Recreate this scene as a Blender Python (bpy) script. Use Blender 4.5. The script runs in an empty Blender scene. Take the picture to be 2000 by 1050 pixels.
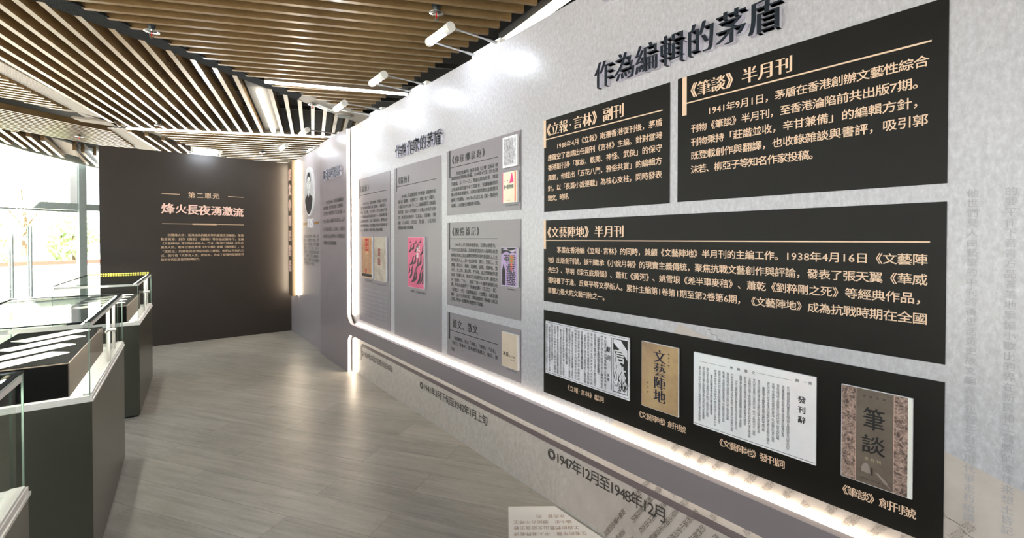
import bpy, bmesh, math, random
import numpy as np
from mathutils import Vector, Matrix, Euler
R = math.radians
random.seed(4)
SC = bpy.context.scene
COL = SC.collection

# ------------------------------------------------------------------ camera, sky, sun, exposure
cd = bpy.data.cameras.new('camera')
cam = bpy.data.objects.new('camera', cd); COL.objects.link(cam)
cd.sensor_width = 36; cd.lens = 36 * 881.9 / 2000; cd.shift_y = -(525 - 476.9) / 2000
cd.clip_start = .02
cam.location = (0, 0, 1.3)
cam.rotation_euler = Euler((R(90 - .683), 0, R(-38.304)), 'XYZ')
SC.camera = cam
SC.view_settings.view_transform = 'Standard'; SC.view_settings.look = 'None'
SC.view_settings.exposure = 0.3; SC.view_settings.gamma = 1; SC.view_settings.use_curve_mapping = False
SC.cycles.max_bounces = 10; SC.cycles.transparent_max_bounces = 24
wd = bpy.data.worlds.new('sky'); SC.world = wd; wd.use_nodes = True
bg = wd.node_tree.nodes['Background']
bg.inputs[0].default_value = (.93, .97, 1, 1); bg.inputs[1].default_value = 4.0
sd = bpy.data.lights.new('sun', 'SUN'); sd.energy = 36; sd.angle = R(1.5); sd.color = (1, .96, .88)
sun = bpy.data.objects.new('sun', sd); COL.objects.link(sun)
sun.rotation_euler = Vector((-.1, .75, -.85)).to_track_quat('-Z', 'Y').to_euler()

# ------------------------------------------------------------------ helpers
def tag(o, label=None, cat=None, group=None, kind=None):
    if label: o['label'] = label
    if cat: o['category'] = cat
    if group: o['group'] = group
    if kind: o['kind'] = kind
    return o
def empty(name, loc=(0, 0, 0), rz=0, label=None, cat=None, group=None):
    o = bpy.data.objects.new(name, None); COL.objects.link(o)
    o.location = loc; o.rotation_euler = (0, 0, rz); o.empty_display_size = .1
    return tag(o, label, cat, group)
class MB:
    def __init__(s): s.v = []; s.f = []; s.m = []; s.marks = []
    def add(s, v, f, mi=0):
        n = len(s.v); s.v += [tuple(p) for p in v]
        s.f += [tuple(i + n for i in q) for q in f]; s.m += [mi] * len(f); return s
    def box(s, a, b, M=None, mi=0):
        x0, y0, z0 = a; x1, y1, z1 = b
        v = [(x0,y0,z0),(x1,y0,z0),(x1,y1,z0),(x0,y1,z0),(x0,y0,z1),(x1,y0,z1),(x1,y1,z1),(x0,y1,z1)]
        if M: v = [M @ Vector(p) for p in v]
        return s.add(v, [(3,2,1,0),(4,5,6,7),(0,1,5,4),(1,2,6,5),(2,3,7,6),(3,0,4,7)], mi)
    def bar(s, a, b, w, h, up=(0,0,1), mi=0):
        a = Vector(a); b = Vector(b); d = (b - a).normalized(); up = Vector(up)
        if abs(d.dot(up)) > .98: up = Vector((1,0,0))
        r = d.cross(up).normalized() * w / 2; u = r.cross(d).normalized() * h / 2
        v = [p + i * r + j * u for p in (a, b) for i, j in ((-1,-1),(1,-1),(1,1),(-1,1))]
        return s.add(v, [(0,1,2,3),(7,6,5,4),(0,4,5,1),(1,5,6,2),(2,6,7,3),(3,7,4,0)], mi)
    def tube(s, a, b, r0, r1=None, n=12, mi=0, cap=True):
        r1 = r0 if r1 is None else r1
        a = Vector(a); b = Vector(b); d = (b - a).normalized()
        up = Vector((0,0,1)) if abs(d.z) < .95 else Vector((1,0,0))
        x = d.cross(up).normalized(); y = x.cross(d)
        v = []
        for p, rr in ((a, r0), (b, r1)):
            for k in range(n):
                t = 2 * math.pi * k / n; v.append(p + rr * (math.cos(t) * x + math.sin(t) * y))
        f = [(k, (k+1) % n, n + (k+1) % n, n + k) for k in range(n)]
        if cap: f += [tuple(range(n - 1, -1, -1)), tuple(range(n, 2 * n))]
        return s.add(v, f, mi)
    def lathe(s, c, prof, n=20, mi=0):
        v = []; f = []
        for r, z in prof:
            for k in range(n):
                t = 2 * math.pi * k / n; v.append((c[0] + r * math.cos(t), c[1] + r * math.sin(t), c[2] + z))
        for i in range(len(prof) - 1):
            for k in range(n): f.append((i*n+k, i*n+(k+1) % n, (i+1)*n+(k+1) % n, (i+1)*n+k))
        f += [tuple(range(n-1,-1,-1)), tuple(range((len(prof)-1)*n, len(prof)*n))]
        return s.add(v, f, mi)
    def prism(s, pts, lo, hi, to, mi=0):
        """pts: 2-D outline; to(a, b, h) -> 3-D"""
        n = len(pts)
        v = [to(a, b, lo) for a, b in pts] + [to(a, b, hi) for a, b in pts]
        f = [tuple(range(n-1,-1,-1)), tuple(range(n, 2*n))] + [(k, (k+1) % n, n+(k+1) % n, n+k) for k in range(n)]
        return s.add(v, f, mi)
    def build(s, name, mats, parent=None, smooth=False, bevel=0):
        me = bpy.data.meshes.new(name); me.from_pydata(s.v, [], s.f)
        for m in (mats if isinstance(mats, (list, tuple)) else [mats]): me.materials.append(m)
        me.polygons.foreach_set('material_index', s.m)
        bm = bmesh.new(); bm.from_mesh(me); bmesh.ops.recalc_face_normals(bm, faces=bm.faces); bm.to_mesh(me); bm.free()
        if smooth: me.polygons.foreach_set('use_smooth', [True] * len(me.polygons))
        o = bpy.data.objects.new(name, me); COL.objects.link(o)
        if parent: o.parent = parent
        if bevel:
            b = o.modifiers.new('bevel', 'BEVEL'); b.width = bevel; b.segments = 2; b.limit_method = 'ANGLE'
        return o
def build_chars(mb, mat, parent):
    """one part per written character"""
    ends = mb.marks[1:] + [(len(mb.v), len(mb.f))]
    for (v0, f0), (v1, f1) in zip(mb.marks, ends):
        c = MB(); c.v = mb.v[v0:v1]; c.f = [tuple(i - v0 for i in f) for f in mb.f[f0:f1]]; c.m = mb.m[f0:f1]
        c.build('character', mat, parent)
def srgb(r, g, b):
    f = lambda c: (c/255/12.92) if c/255 <= .04045 else ((c/255 + .055)/1.055) ** 2.4
    return (f(r), f(g), f(b), 1)
class NT:
    def __init__(s, name):
        s.m = bpy.data.materials.new(name); s.m.use_nodes = True; s.t = s.m.node_tree
        s.b = s.t.nodes['Principled BSDF']; s.out = s.t.nodes['Material Output']
    def n(s, kind, **kw):
        x = s.t.nodes.new(kind)
        for k, v in kw.items():
            if k.startswith('i_'): x.inputs[k[2:].replace('_', ' ')].default_value = v
            else: setattr(x, k, v)
        return x
    def l(s, a, b): s.t.links.new(a, b)
    def coords(s, scale=(1,1,1), rot=(0,0,0), loc=(0,0,0)):
        tc = s.n('ShaderNodeTexCoord'); mp = s.n('ShaderNodeMapping')
        mp.inputs['Scale'].default_value = scale; mp.inputs['Rotation'].default_value = rot; mp.inputs['Location'].default_value = loc
        s.l(tc.outputs['Object'], mp.inputs['Vector']); return mp.outputs['Vector']
    def noise(s, vec, scale, detail=4, rough=.6):
        x = s.n('ShaderNodeTexNoise'); x.inputs['Scale'].default_value = scale; x.inputs['Detail'].default_value = detail
        x.inputs['Roughness'].default_value = rough; s.l(vec, x.inputs['Vector']); return x.outputs['Fac']
    def ramp(s, fac, stops):
        x = s.n('ShaderNodeValToRGB'); e = x.color_ramp.elements
        while len(e) < len(stops): e.new(.5)
        for el, (p, c) in zip(e, stops): el.position = p; el.color = c
        s.l(fac, x.inputs['Fac']); return x.outputs['Color']
    def mix(s, fac, a, b, mode='MIX'):
        x = s.n('ShaderNodeMix', data_type='RGBA', blend_type=mode)
        for sock, v in ((x.inputs[0], fac), (x.inputs[6], a), (x.inputs[7], b)):
            if hasattr(v, 'is_linked') or hasattr(v, 'links'): s.l(v, sock)
            else: sock.default_value = v
        return x.outputs[2]
    def bump(s, h, strength, dist=.002):
        x = s.n('ShaderNodeBump'); x.inputs['Strength'].default_value = strength; x.inputs['Distance'].default_value = dist
        s.l(h, x.inputs['Height']); s.l(x.outputs['Normal'], s.b.inputs['Normal'])
def plain(name, col, rough=.5, metal=0, spec=.5, var=.06, vscale=14):
    t = NT(name); c = srgb(*col); v = t.coords()
    f = t.noise(v, vscale, 5)
    lo = tuple(x * (1 - var) for x in c[:3]) + (1,); hi = tuple(min(1, x * (1 + var)) for x in c[:3]) + (1,)
    t.l(t.ramp(f, [(.3, lo), (.7, hi)]), t.b.inputs['Base Color'])
    t.b.inputs['Roughness'].default_value = rough; t.b.inputs['Metallic'].default_value = metal
    t.b.inputs['Specular IOR Level'].default_value = spec
    return t.m
def emit(name, col, strength):
    t = NT(name); e = t.n('ShaderNodeEmission'); e.inputs[0].default_value = (*col, 1); e.inputs[1].default_value = strength
    t.l(e.outputs[0], t.out.inputs['Surface']); return t.m
def glass(name, tint=(.97, .99, .98), ior=1.45):
    t = NT(name); tr = t.n('ShaderNodeBsdfTransparent'); tr.inputs[0].default_value = (*tint, 1)
    gl = t.n('ShaderNodeBsdfGlossy'); gl.inputs['Roughness'].default_value = .02
    fr = t.n('ShaderNodeFresnel'); fr.inputs['IOR'].default_value = ior
    ge = t.n('ShaderNodeNewGeometry'); iv = t.n('ShaderNodeMath', operation='SUBTRACT'); iv.inputs[0].default_value = 1; t.l(ge.outputs['Backfacing'], iv.inputs[1])
    mu = t.n('ShaderNodeMath', operation='MULTIPLY'); t.l(fr.outputs[0], mu.inputs[0]); t.l(iv.outputs[0], mu.inputs[1])
    mx = t.n('ShaderNodeMixShader'); t.l(mu.outputs[0], mx.inputs[0]); t.l(tr.outputs[0], mx.inputs[1]); t.l(gl.outputs[0], mx.inputs[2])
    t.l(mx.outputs[0], t.out.inputs['Surface']); return t.m

# ------------------------------------------------------------------ materials
def wall_mat():
    t = NT('fibrous_grey_paper'); v = t.coords((1, 1, .55))
    n1 = t.noise(v, 85, 6, .7); n2 = t.noise(v, 2.2, 4); n3 = t.noise(v, 110, 3, .6)
    c = t.ramp(n1, [(.3, srgb(154, 152, 158)), (.5, srgb(184, 182, 188)), (.7, srgb(213, 212, 219))])
    c = t.mix(.4, c, t.ramp(n2, [(.3, srgb(177, 174, 179)), (.7, srgb(197, 195, 202))]))
    t.l(c, t.b.inputs['Base Color']); t.b.inputs['Roughness'].default_value = .3
    t.b.inputs['Specular IOR Level'].default_value = .8
    t.bump(n3, .05, .001); return t.m
def floor_mat():
    t = NT('grey_oak_vinyl_planks'); v = t.coords((1, 1, 1), (0, 0, R(-(-57))))
    br = t.n('ShaderNodeTexBrick'); br.offset = .37; br.squash = 1
    br.inputs['Scale'].default_value = 1; br.inputs['Brick Width'].default_value = 1.22; br.inputs['Row Height'].default_value = .184
    br.inputs['Mortar Size'].default_value = .0012; br.inputs['Mortar Smooth'].default_value = .1; br.inputs['Bias'].default_value = 0
    br.inputs['Color1'].default_value = (0, 0, 0, 1); br.inputs['Color2'].default_value = (1, 1, 1, 1); br.inputs['Mortar'].default_value = (.2, .2, .2, 1)
    t.l(v, br.inputs['Vector'])
    # each plank shifts its grain
    sh = t.n('ShaderNodeVectorMath', operation='SCALE'); t.l(br.outputs['Color'], sh.inputs[0]); sh.inputs['Scale'].default_value = 9.0
    ad = t.n('ShaderNodeVectorMath', operation='ADD'); t.l(v, ad.inputs[0]); t.l(sh.outputs[0], ad.inputs[1])
    mp = t.n('ShaderNodeMapping'); mp.inputs['Scale'].default_value = (1.5, 9, 1); t.l(ad.outputs[0], mp.inputs['Vector'])
    mp2 = t.n('ShaderNodeMapping'); mp2.inputs['Scale'].default_value = (3, 70, 1); t.l(ad.outputs[0], mp2.inputs['Vector'])
    w = t.n('ShaderNodeTexWave', wave_type='BANDS', bands_direction='Y'); w.inputs['Scale'].default_value = .55; w.inputs['Distortion'].default_value = 9
    w.inputs['Detail'].default_value = 3; w.inputs['Detail Scale'].default_value = 1.2; t.l(mp.outputs[0], w.inputs['Vector'])
    n1 = t.noise(mp.outputs[0], 1.3, 8, .72); n2 = t.noise(mp2.outputs[0], 2, 4, .7)
    c = t.ramp(n1, [(.34, srgb(90, 90, 86)), (.5, srgb(140, 140, 135)), (.66, srgb(178, 178, 172))])
    c = t.mix(.13, c, t.ramp(w.outputs['Fac'], [(.0, srgb(110, 103, 93)), (.55, srgb(158, 152, 141)), (1, srgb(190, 185, 176))]))
    mp3 = t.n('ShaderNodeMapping'); mp3.inputs['Scale'].default_value = (1.6, 26, 1); t.l(ad.outputs[0], mp3.inputs['Vector'])
    n4 = t.noise(mp3.outputs[0], 1.1, 9, .78)
    c = t.mix(.38, c, t.ramp(n2, [(.32, srgb(92, 89, 84)), (.68, srgb(194, 192, 186))]))
    c = t.mix(.42, c, t.ramp(n4, [(.34, srgb(84, 80, 74)), (.48, srgb(146, 143, 137)), (.66, srgb(188, 186, 180))]))
    n3 = t.noise(v, 1.7, 5, .6); c = t.mix(.25, c, t.ramp(n3, [(.35, srgb(112, 108, 102)), (.65, srgb(170, 168, 163))]))
    c = t.mix(.22, c, t.mix(br.outputs['Color'], srgb(112, 106, 98), srgb(176, 171, 162)))
    c = t.mix(t.ramp(br.outputs['Fac'], [(0, (0,0,0,1)), (1, (.55,.55,.55,1))]), c, srgb(80, 74, 68))
    bc = t.n('ShaderNodeBrightContrast'); bc.inputs['Contrast'].default_value = .30; bc.inputs['Bright'].default_value = .15; t.l(c, bc.inputs['Color'])
    t.l(bc.outputs[0], t.b.inputs['Base Color'])
    t.l(t.ramp(n2, [(.2, (.30,)*3+(1,)), (.8, (.42,)*3+(1,))]), t.b.inputs['Roughness'])
    t.b.inputs['Specular IOR Level'].default_value = .5
    t.bump(n2, .05, .001); return t.m
def wood_mat(name, a, b, rough=.5):
    t = NT(name); v = t.coords((1, 1, 1)); n1 = t.noise(v, 5, 5, .7); n2 = t.noise(t.coords((8, 8, 30)), 3, 4)
    c = t.mix(.4, t.ramp(n1, [(.3, srgb(*a)), (.7, srgb(*b))]), t.ramp(n2, [(.3, srgb(*a)), (.7, srgb(*b))]))
    t.l(c, t.b.inputs['Base Color']); t.b.inputs['Roughness'].default_value = rough; t.b.inputs['Specular IOR Level'].default_value = .7; return t.m
def mesh_mat(name, dark, hole, scale=60):
    t = NT(name); v = t.coords((1, 1, 1), (0, 0, R(35)))
    w = t.n('ShaderNodeTexVoronoi'); w.inputs['Scale'].default_value = scale; w.inputs['Randomness'].default_value = 0; t.l(v, w.inputs['Vector'])
    t.l(t.ramp(w.outputs['Distance'], [(.25, srgb(*hole)), (.42, srgb(*dark))]), t.b.inputs['Base Color'])
    t.b.inputs['Roughness'].default_value = .9; t.b.inputs['Specular IOR Level'].default_value = .05; return t.m
def paper_mat(name, stops, scale=6, stretch=(1,1,1), rough=.35, extra=None):
    t = NT(name); v = t.coords(stretch); f = t.noise(v, scale, 7, .7)
    c = t.ramp(f, [(p, srgb(*k)) for p, k in stops])
    if extra:
        g = t.noise(v, extra[0], 4, .6); c = t.mix(extra[2], c, t.ramp(g, [(.42, srgb(*extra[1])), (.6, srgb(*extra[3]))]))
    t.l(c, t.b.inputs['Base Color']); t.b.inputs['Roughness'].default_value = rough; return t.m
M = dict(
    wall=wall_mat(), floor=floor_mat(),
    mauve=plain('mauve_laminate', (138, 128, 133), .3, var=.03, vscale=3),
    mauve_side=plain('pale_board_edge', (222, 214, 222), .5),
    panel_mauve=plain('grey_mauve_print', (140, 133, 139), .3, var=.03, vscale=3),
    panel_black=plain('black_print', (20, 17, 13), .45, spec=.22, var=.08),
    stripe=plain('mauve_stripe_print', (112, 100, 102), .35, var=.04),
    mauve_light=plain('pale_mauve_laminate', (150, 143, 147), .33, var=.04, vscale=6), endwall=plain('dark_brown_laminate', (56, 50, 46), .42, spec=.4, var=.05, vscale=4),
    strip=plain('brown_strip_board', (92, 80, 66), .4),
    beige=plain('beige_ink', (238, 205, 176), .5, var=.02), gold=plain('pale_gold_ink', (226, 196, 164), .45, var=.03),
    ink=plain('dark_green_grey_ink', (40, 44, 46), .4, var=.03), inkblack=plain('black_ink', (24, 22, 22), .5, var=.03),
    date_ink=plain('date_ink', (70, 63, 58), .5), brown_ink=plain('brown_ink', (118, 105, 95), .5, var=.1), ghost_ink=plain('ghost_ink', (173, 171, 176), .33), faint_ink=plain('faint_brown_ink', (158, 146, 137), .33, var=.1),
    slate=plain('slate_acrylic', (32, 40, 50), .22, var=.03), lav=plain('lavender_acrylic_edge', (232, 229, 243), .35, var=.02),
    pinkwhite=plain('blush_acrylic', (250, 214, 200), .35, var=.02),
    white=plain('white_paint', (236, 236, 234), .4, var=.02), acrylic=plain('white_acrylic', (246, 246, 250), .3, var=.01),
    grey_metal=plain('brushed_steel', (190, 190, 188), .28, .9), dark_metal=plain('charcoal_metal', (58, 64, 68), .35, .4),
    frame=plain('grey_green_aluminium', (158, 168, 166), .4, .3), black=plain('black_void', (16, 15, 14), .8),
    velvet=plain('black_velvet', (10, 10, 11), .9, spec=.1), riser=plain('dark_taupe_board', (108, 96, 88), .6),
    pedestal=plain('olive_grey_lacquer', (70, 71, 62), .3, spec=.5, var=.03, vscale=3),
    slat=wood_mat('tan_timber_slat', (108, 84, 55), (136, 110, 74), .27), plate=plain('pale_soffit_board', (176, 166, 154), .7, spec=.2),
    mesh_dark=mesh_mat('dark_expanded_mesh', (46, 48, 50), (10, 10, 10)), mesh_pale=mesh_mat('pale_perforated_metal', (232, 226, 220), (120, 108, 98), 70),
    rail=plain('dark_rail', (60, 56, 50), .5), red=plain('red_glass_bulb', (200, 30, 26), .2), chrome=plain('chrome', (210, 210, 210), .15, 1),
    glass=glass('clear_glass'), tint=glass('grey_tinted_glass', (.74, .76, .76)), topglass=glass('case_top_glass', (.96, .985, .97), 1.42), caseglass=glass('case_glass', (.97, .985, .975), 1.12), glassedge=plain('green_glass_edge', (150, 176, 164), .1),
    lamp=emit('cool_lamp_tube', (.80, .89, 1), 60), warm_band=emit('warm_led_band', (1, .86, .66), 11), warm=emit('warm_led', (1, .84, .62), 36), ceil_led=emit('neutral_led', (1, .93, .8), 14),
    case_led=emit('case_led', (1, .96, .82), 120), yellow_led=emit('yellow_led_dots', (1, .86, .12), 2.2), redled=emit('red_indicator', (1, .1, .05), 4),
    paving=plain('pale_paving', (214, 206, 196), .7), brick=plain('red_brick_coping', (140, 58, 46), .8, var=.2), leaf=plain('green_leaves', (178, 196, 148), .6, var=.4, vscale=3),
    leaf2=plain('yellow_green_leaves', (202, 212, 170), .6, var=.4, vscale=3), bark=plain('bark', (110, 92, 76), .9), concrete=plain('pale_render', (206, 202, 196), .7),
    sheet=plain('white_vinyl_sheet', (252, 250, 249), .35, var=.02),
    trim=plain('charcoal_gasket', (40, 44, 48), .75, spec=.15), tray=plain('grey_light_tray', (96, 94, 90), .8, spec=.15), wgrey=plain('near_white_paper', (240, 238, 232), .5, var=.03),
)

M['warm_low'] = emit('warm_led_low', (1, .84, .62), 9)
# ------------------------------------------------------------------ glyphs
_gc = {}
def glyph(ch, off=0.0, res=2):
    k = (ch, off, res)
    if k not in _gc:
        c = bpy.data.curves.new('g', 'FONT'); c.body = ch; c.size = 1; c.offset = off; c.resolution_u = res
        o = bpy.data.objects.new('g', c); COL.objects.link(o)
        me = bpy.data.meshes.new_from_object(o.evaluated_get(bpy.context.evaluated_depsgraph_get()))
        n = len(me.vertices); a = np.zeros(n * 3); me.vertices.foreach_get('co', a)
        fs = [tuple(p.vertices) for p in me.polygons]
        _gc[k] = (a.reshape(-1, 3)[:, :2].copy(), fs)
        bpy.data.objects.remove(o); bpy.data.curves.remove(c); bpy.data.meshes.remove(me)
    return _gc[k]
_k = glyph('國')[0]; VC = (_k[:, 1].min() + _k[:, 1].max()) / 2; UC = (_k[:, 0].min() + _k[:, 0].max()) / 2
EM = 1.0
def cell(ch):
    if ch in '0123456789': return .58
    if ch == ' ': return .5
    if ch in '·': return .6
    if ch in '()-–': return .5
    return 1.0
REG = (0, [(0, 0), (.02, 0)])
BOLD = (0, [(0, 0), (.024, 0), (.012, .018)])
SONG = (-.012, [(0, 0), (.024, 0), (.048, 0), (.07, 0), (.09, 0)])
BRUSH = (-.008, [(-.02, -.012), (.0, .0), (.02, .012), (.034, .024)])
HEAVY = (0, [(-.02, 0), (.0, .015), (.022, 0), (0, -.015), (.035, .01)])
class Plane:
    """a drawing surface: point = O + u*U + v*V + h*N"""
    def __init__(s, O, U, V): s.O = Vector(O); s.U = Vector(U).normalized(); s.V = Vector(V).normalized(); s.N = s.U.cross(s.V)
    def __call__(s, u, v, h=0):
        u = float(u); v = float(v); h = float(h); return s.O + u * s.U + v * s.V + h * s.N
X = 1.529; XF = 1.47; YE = 6.98
WP = Plane((X, 0, 0), (0, -1, 0), (0, 0, 1))          # u = -y, v = z, towards the room
EP = Plane((0, YE, 0), (1, 0, 0), (0, 0, 1))          # u = x
def put(mb, pl, ch, u, v, su, sv, h, style, mi=0, rot=0, res=2):
    """glyph with its cell centre at (u, v)"""
    off, reps = style; g, fs = glyph(ch, off, res)
    if not len(g): return
    mb.marks.append((len(mb.v), len(mb.f)))
    if ch in '0123456789': cu = (g[:, 0].min() + g[:, 0].max()) / 2
    elif cell(ch) < 1: cu = (g[:, 0].min() + g[:, 0].max()) / 2
    else: cu = .5
    ca, sa = math.cos(rot), math.sin(rot)
    mx = sum(r[0] for r in reps) / len(reps); my = sum(r[1] for r in reps) / len(reps)
    for k, (dx, dy) in enumerate(reps):
        a = (g[:, 0] - cu + dx - mx) * su; b = (g[:, 1] - VC + dy - my) * sv
        uu = u + a * ca - b * sa; vv = v + a * sa + b * ca
        mb.add([pl(p, q, h + k * .00012) for p, q in zip(uu, vv)], fs, mi)
def row(mb, pl, s, u0, u1, v, size, h, style, mi=0, sv=None, res=2, half=False):
    w = [(.55 if half and c in '《》' else cell(c)) * size for c in s]; sv = sv or size
    ex = 0 if u1 is None or len(s) < 2 else (u1 - u0 - sum(w)) / (len(s) - 1)
    x = u0
    for c, ww in zip(s, w):
        sh_ = 0 if not half else (-.22 * size if c == '《' else .22 * size if c == '》' else 0)
        if c not in ' \u3000': put(mb, pl, c, x + ww / 2 + sh_, v, size, sv, h, style, mi, res=res)
        x += ww + ex
def column(mb, pl, s, u, v0, v1, size, h, style, mi=0, res=2):
    st = (v1 - v0) / len(s)
    for k, c in enumerate(s):
        if c not in ' \u3000': put(mb, pl, c, u, v0 + (k + .5) * st, size, size, h, style, mi, res=res)
def text(name, pl, rows, mat, parent, h, style=BOLD, res=2, half=False):
    """rows: (string, u0, u1, v, size)"""
    for r in rows:
        mb = MB(); row(mb, pl, r[0], r[1], r[2], r[3], r[4], h, style, sv=(r[5] if len(r) > 5 else None), res=res, half=half)
        if name == 'heading': build_chars(mb, mat, parent)
        else: mb.build(name, mat, parent)
def rect(mb, pl, u0, u1, v0, v1, h0, h1, mi=0):
    return mb.prism([(u0, v0), (u1, v0), (u1, v1), (u0, v1)], h0, h1, pl, mi)
def raised(name, pl, ch, u, v, su, sv, h0, h1, mats, parent, style=SONG):
    off, reps = style; g, fs = glyph(ch, off, 4)
    mb = MB(); mx = sum(r[0] for r in reps) / len(reps)
    cnt = {}
    for f in fs:
        for a, b in zip(f, f[1:] + f[:1]): cnt[(a, b)] = cnt.get((a, b), 0) + 1
    edges = [e for e in cnt if (e[1], e[0]) not in cnt]
    for k, (dx, dy) in enumerate(reps):
        uu = u + (g[:, 0] - .5 + dx - mx) * su; vv = v + (g[:, 1] - VC + dy) * sv
        top = h1 + k * .00015
        n = len(uu)
        vs = [pl(p, q, top) for p, q in zip(uu, vv)] + [pl(p, q, h0) for p, q in zip(uu, vv)]
        mb.add(vs, fs, 0); base = len(mb.v) - 2 * n
        mb.f += [(base + a, base + n + a, base + n + b, base + b) for a, b in edges]; mb.m += [1] * len(edges)
    me = bpy.data.meshes.new(name); me.from_pydata(mb.v, [], mb.f)
    for m in mats: me.materials.append(m)
    me.polygons.foreach_set('material_index', mb.m)
    o = bpy.data.objects.new(name, me); COL.objects.link(o); o.parent = parent; return o
def arc(cx, cy, r, a0, a1, n=10):
    return [(cx + r * math.cos(R(a0 + (a1 - a0) * k / n)), cy + r * math.sin(R(a0 + (a1 - a0) * k / n))) for k in range(n + 1)]

# ------------------------------------------------------------------ setting: floor, walls
mb = MB(); mb.prism([(-3.4, -5), (5, -5), (5, 17.03), (-1.27, 13.69), (-3.4, 12.56)], -.1, 0, lambda a, b, h: (a, b, h))
tag(mb.build('floor', M['floor']), 'grey oak plank floor', None, kind='structure')
# right partition: grey papered board
mb = MB(); mb.box((X, -2.2, 0), (X + .12, 5.42, 2.4))
wr = tag(mb.build('wall_right', M['wall']), 'grey paper-textured exhibition partition', kind='structure')
mb = MB(); mb.box((X - .015, 5.40, 0), (X + .12, YE + .1, 2.375))
wl = tag(mb.build('wall_far_right', M['mauve_light']), 'mauve partition section with the portrait', kind='structure')
# dark end partition
mb = MB(); mb.box((-.5, YE, 0), (X + .3, YE + .1, 2.37))
we = tag(mb.build('wall_back', M['endwall']), 'dark brown partition across the end', kind='structure')
mb = MB(); mb.box((-3.4, -5.1, 0), (5, -5, 3.4))
tag(mb.build('wall_rear', M['white']), 'plain white wall behind the viewer', kind='structure')
mb = MB(); mb.box((5, -5, 0), (5.1, 17, 3.4))
tag(mb.build('wall_side', M['concrete']), 'plain wall beyond the partition', kind='structure')

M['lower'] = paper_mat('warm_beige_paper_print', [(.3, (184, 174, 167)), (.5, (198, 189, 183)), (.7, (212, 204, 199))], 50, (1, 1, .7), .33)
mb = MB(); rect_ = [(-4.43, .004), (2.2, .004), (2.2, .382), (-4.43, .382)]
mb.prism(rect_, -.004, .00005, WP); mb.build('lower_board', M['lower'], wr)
# printed timeline stripe and dates on the grey partition, all flat print
st = [(-4.262, .15), (-4.262, .22)] + [(-4.192 + .075 * math.cos(R(a)), .237 + .075 * math.sin(R(a))) for a in range(180, 85, -15)] + [(1.2, .312), (1.2, .284), (-4.19, .284)] + [(-4.192 + .046 * math.cos(R(a)), .238 + .046 * math.sin(R(a))) for a in range(90, 185, 15)] + [(-4.238, .15)]
mb = MB(); mb.prism(st, .0012, .0018, WP); mb.build('printed_stripe', M['stripe'], wr)
for s, a, b, z, sz in (('◎1938年2月27日至12月20日', -4.235, -3.53, .222, .058), ('◎1941年3月下旬至1942年1月上旬', -3.035, -2.165, .224, .062), ('◎1947年12月至1948年12月', -1.648, -.975, .236, .066)):
    text('date_lettering', WP, [(s, a, b, z, sz)], M['date_ink'], wr, .0020, (0, [(0, 0), (.022, 0), (.011, .015)]))
# old manuscript printed on the lower right of the partition: slanted columns of characters
SRC = '他的文章與世界相連我們在香港看見新的光芒人民要求自由和平的文藝工作者用筆寫下時代的聲音戰爭中的青年走向遠方不朽的作品留給後來者閱讀思想革命生活土地河流黃昏早晨歷史記憶語言故事小說散文詩歌評論編輯出版讀者'
def slanted():
    mb = MB(); mf = MB(); d = Vector((.555, .832)); q = Vector((.832, -.555)); k = 0
    for i in range(48):
        base = Vector((-1.40, .0)) + q * (i * .046)
        off = random.uniform(-.05, .05)
        L = -1.3
        while L < 1.4:
            p = base + d * L; L += .0235; k += 1
            if (L + off + 2) % .33 > .27 or random.random() < .03: continue
            if p.x < -1.33 + (p.y - .02) * .67 or not (.02 < p.y < .96 - .36 * (p.x + .93)) or p.x > .1: continue
            put(mb if p.y < .31 else mf, WP, SRC[(k * 7 + i * 13) % len(SRC)], p.x, p.y, .024, .024, .0010, (0, [(0, 0), (.02, 0)]), rot=math.atan2(-d.x, d.y))
    for i in (3, 8, 13): 
        a = Vector((-1.40, 0)) + q * (i * .064 + .03); 
        for (t0, t1) in ((.1, .3),): mb.prism([tuple(a + d * t0), tuple(a + d * t1), tuple(a + d * t1 + q * .003), tuple(a + d * t0 + q * .003)], .0003, .0006, WP)
    tag(mb.build('manuscript_print', M['brown_ink'], wr), kind='stuff')
    tag(mf.build('manuscript_print', M['faint_ink'], wr), kind='stuff')
    mb = MB(); mb.prism([(-1.575, .02), (-1.352, .352), (-.93, .985), (-.209, .775), (.1, .67), (1, .4), (1, .02)], .0001, .0004, WP)
    mb.build('manuscript_ground', M['page'], wr)
M['page'] = paper_mat('aged_page_print', [(.3, (184, 172, 165)), (.7, (208, 198, 192))], 5)
slanted()
mb = MB()
for (u0, v0, u1, v1) in ((-.82, .98, -.66, .875), (-.23, .635, .02, .46)):
    n_ = 26; pts = []
    for k in range(n_ + 1):
        t = k / n_; w_ = .004 * math.sin(k * 1.7) + .003 * math.sin(k * 3.1)
        pts.append((u0 + (u1 - u0) * t + w_ * .5, v0 + (v1 - v0) * t + w_))
    for a, b in zip(pts, pts[1:]): mb.prism([a, b, (b[0], b[1] + .0018), (a[0], a[1] + .0018)], .0005, .0009, WP)
mb.build('crack_print', M['brown_ink'], wr)
# vertical English/Chinese ghost print on the right edge
mb = MB()
for j in range(3):
    column(mb, WP, ''.join(SRC[(j * 17 + i * 5) % len(SRC)] for i in range(34)), -.165 + j * .062, 1.42, .62, .021, .0012, (0, [(0, 0)]))
tag(mb.build('ghost_print', M['ghost_ink'], wr), kind='stuff')

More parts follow.
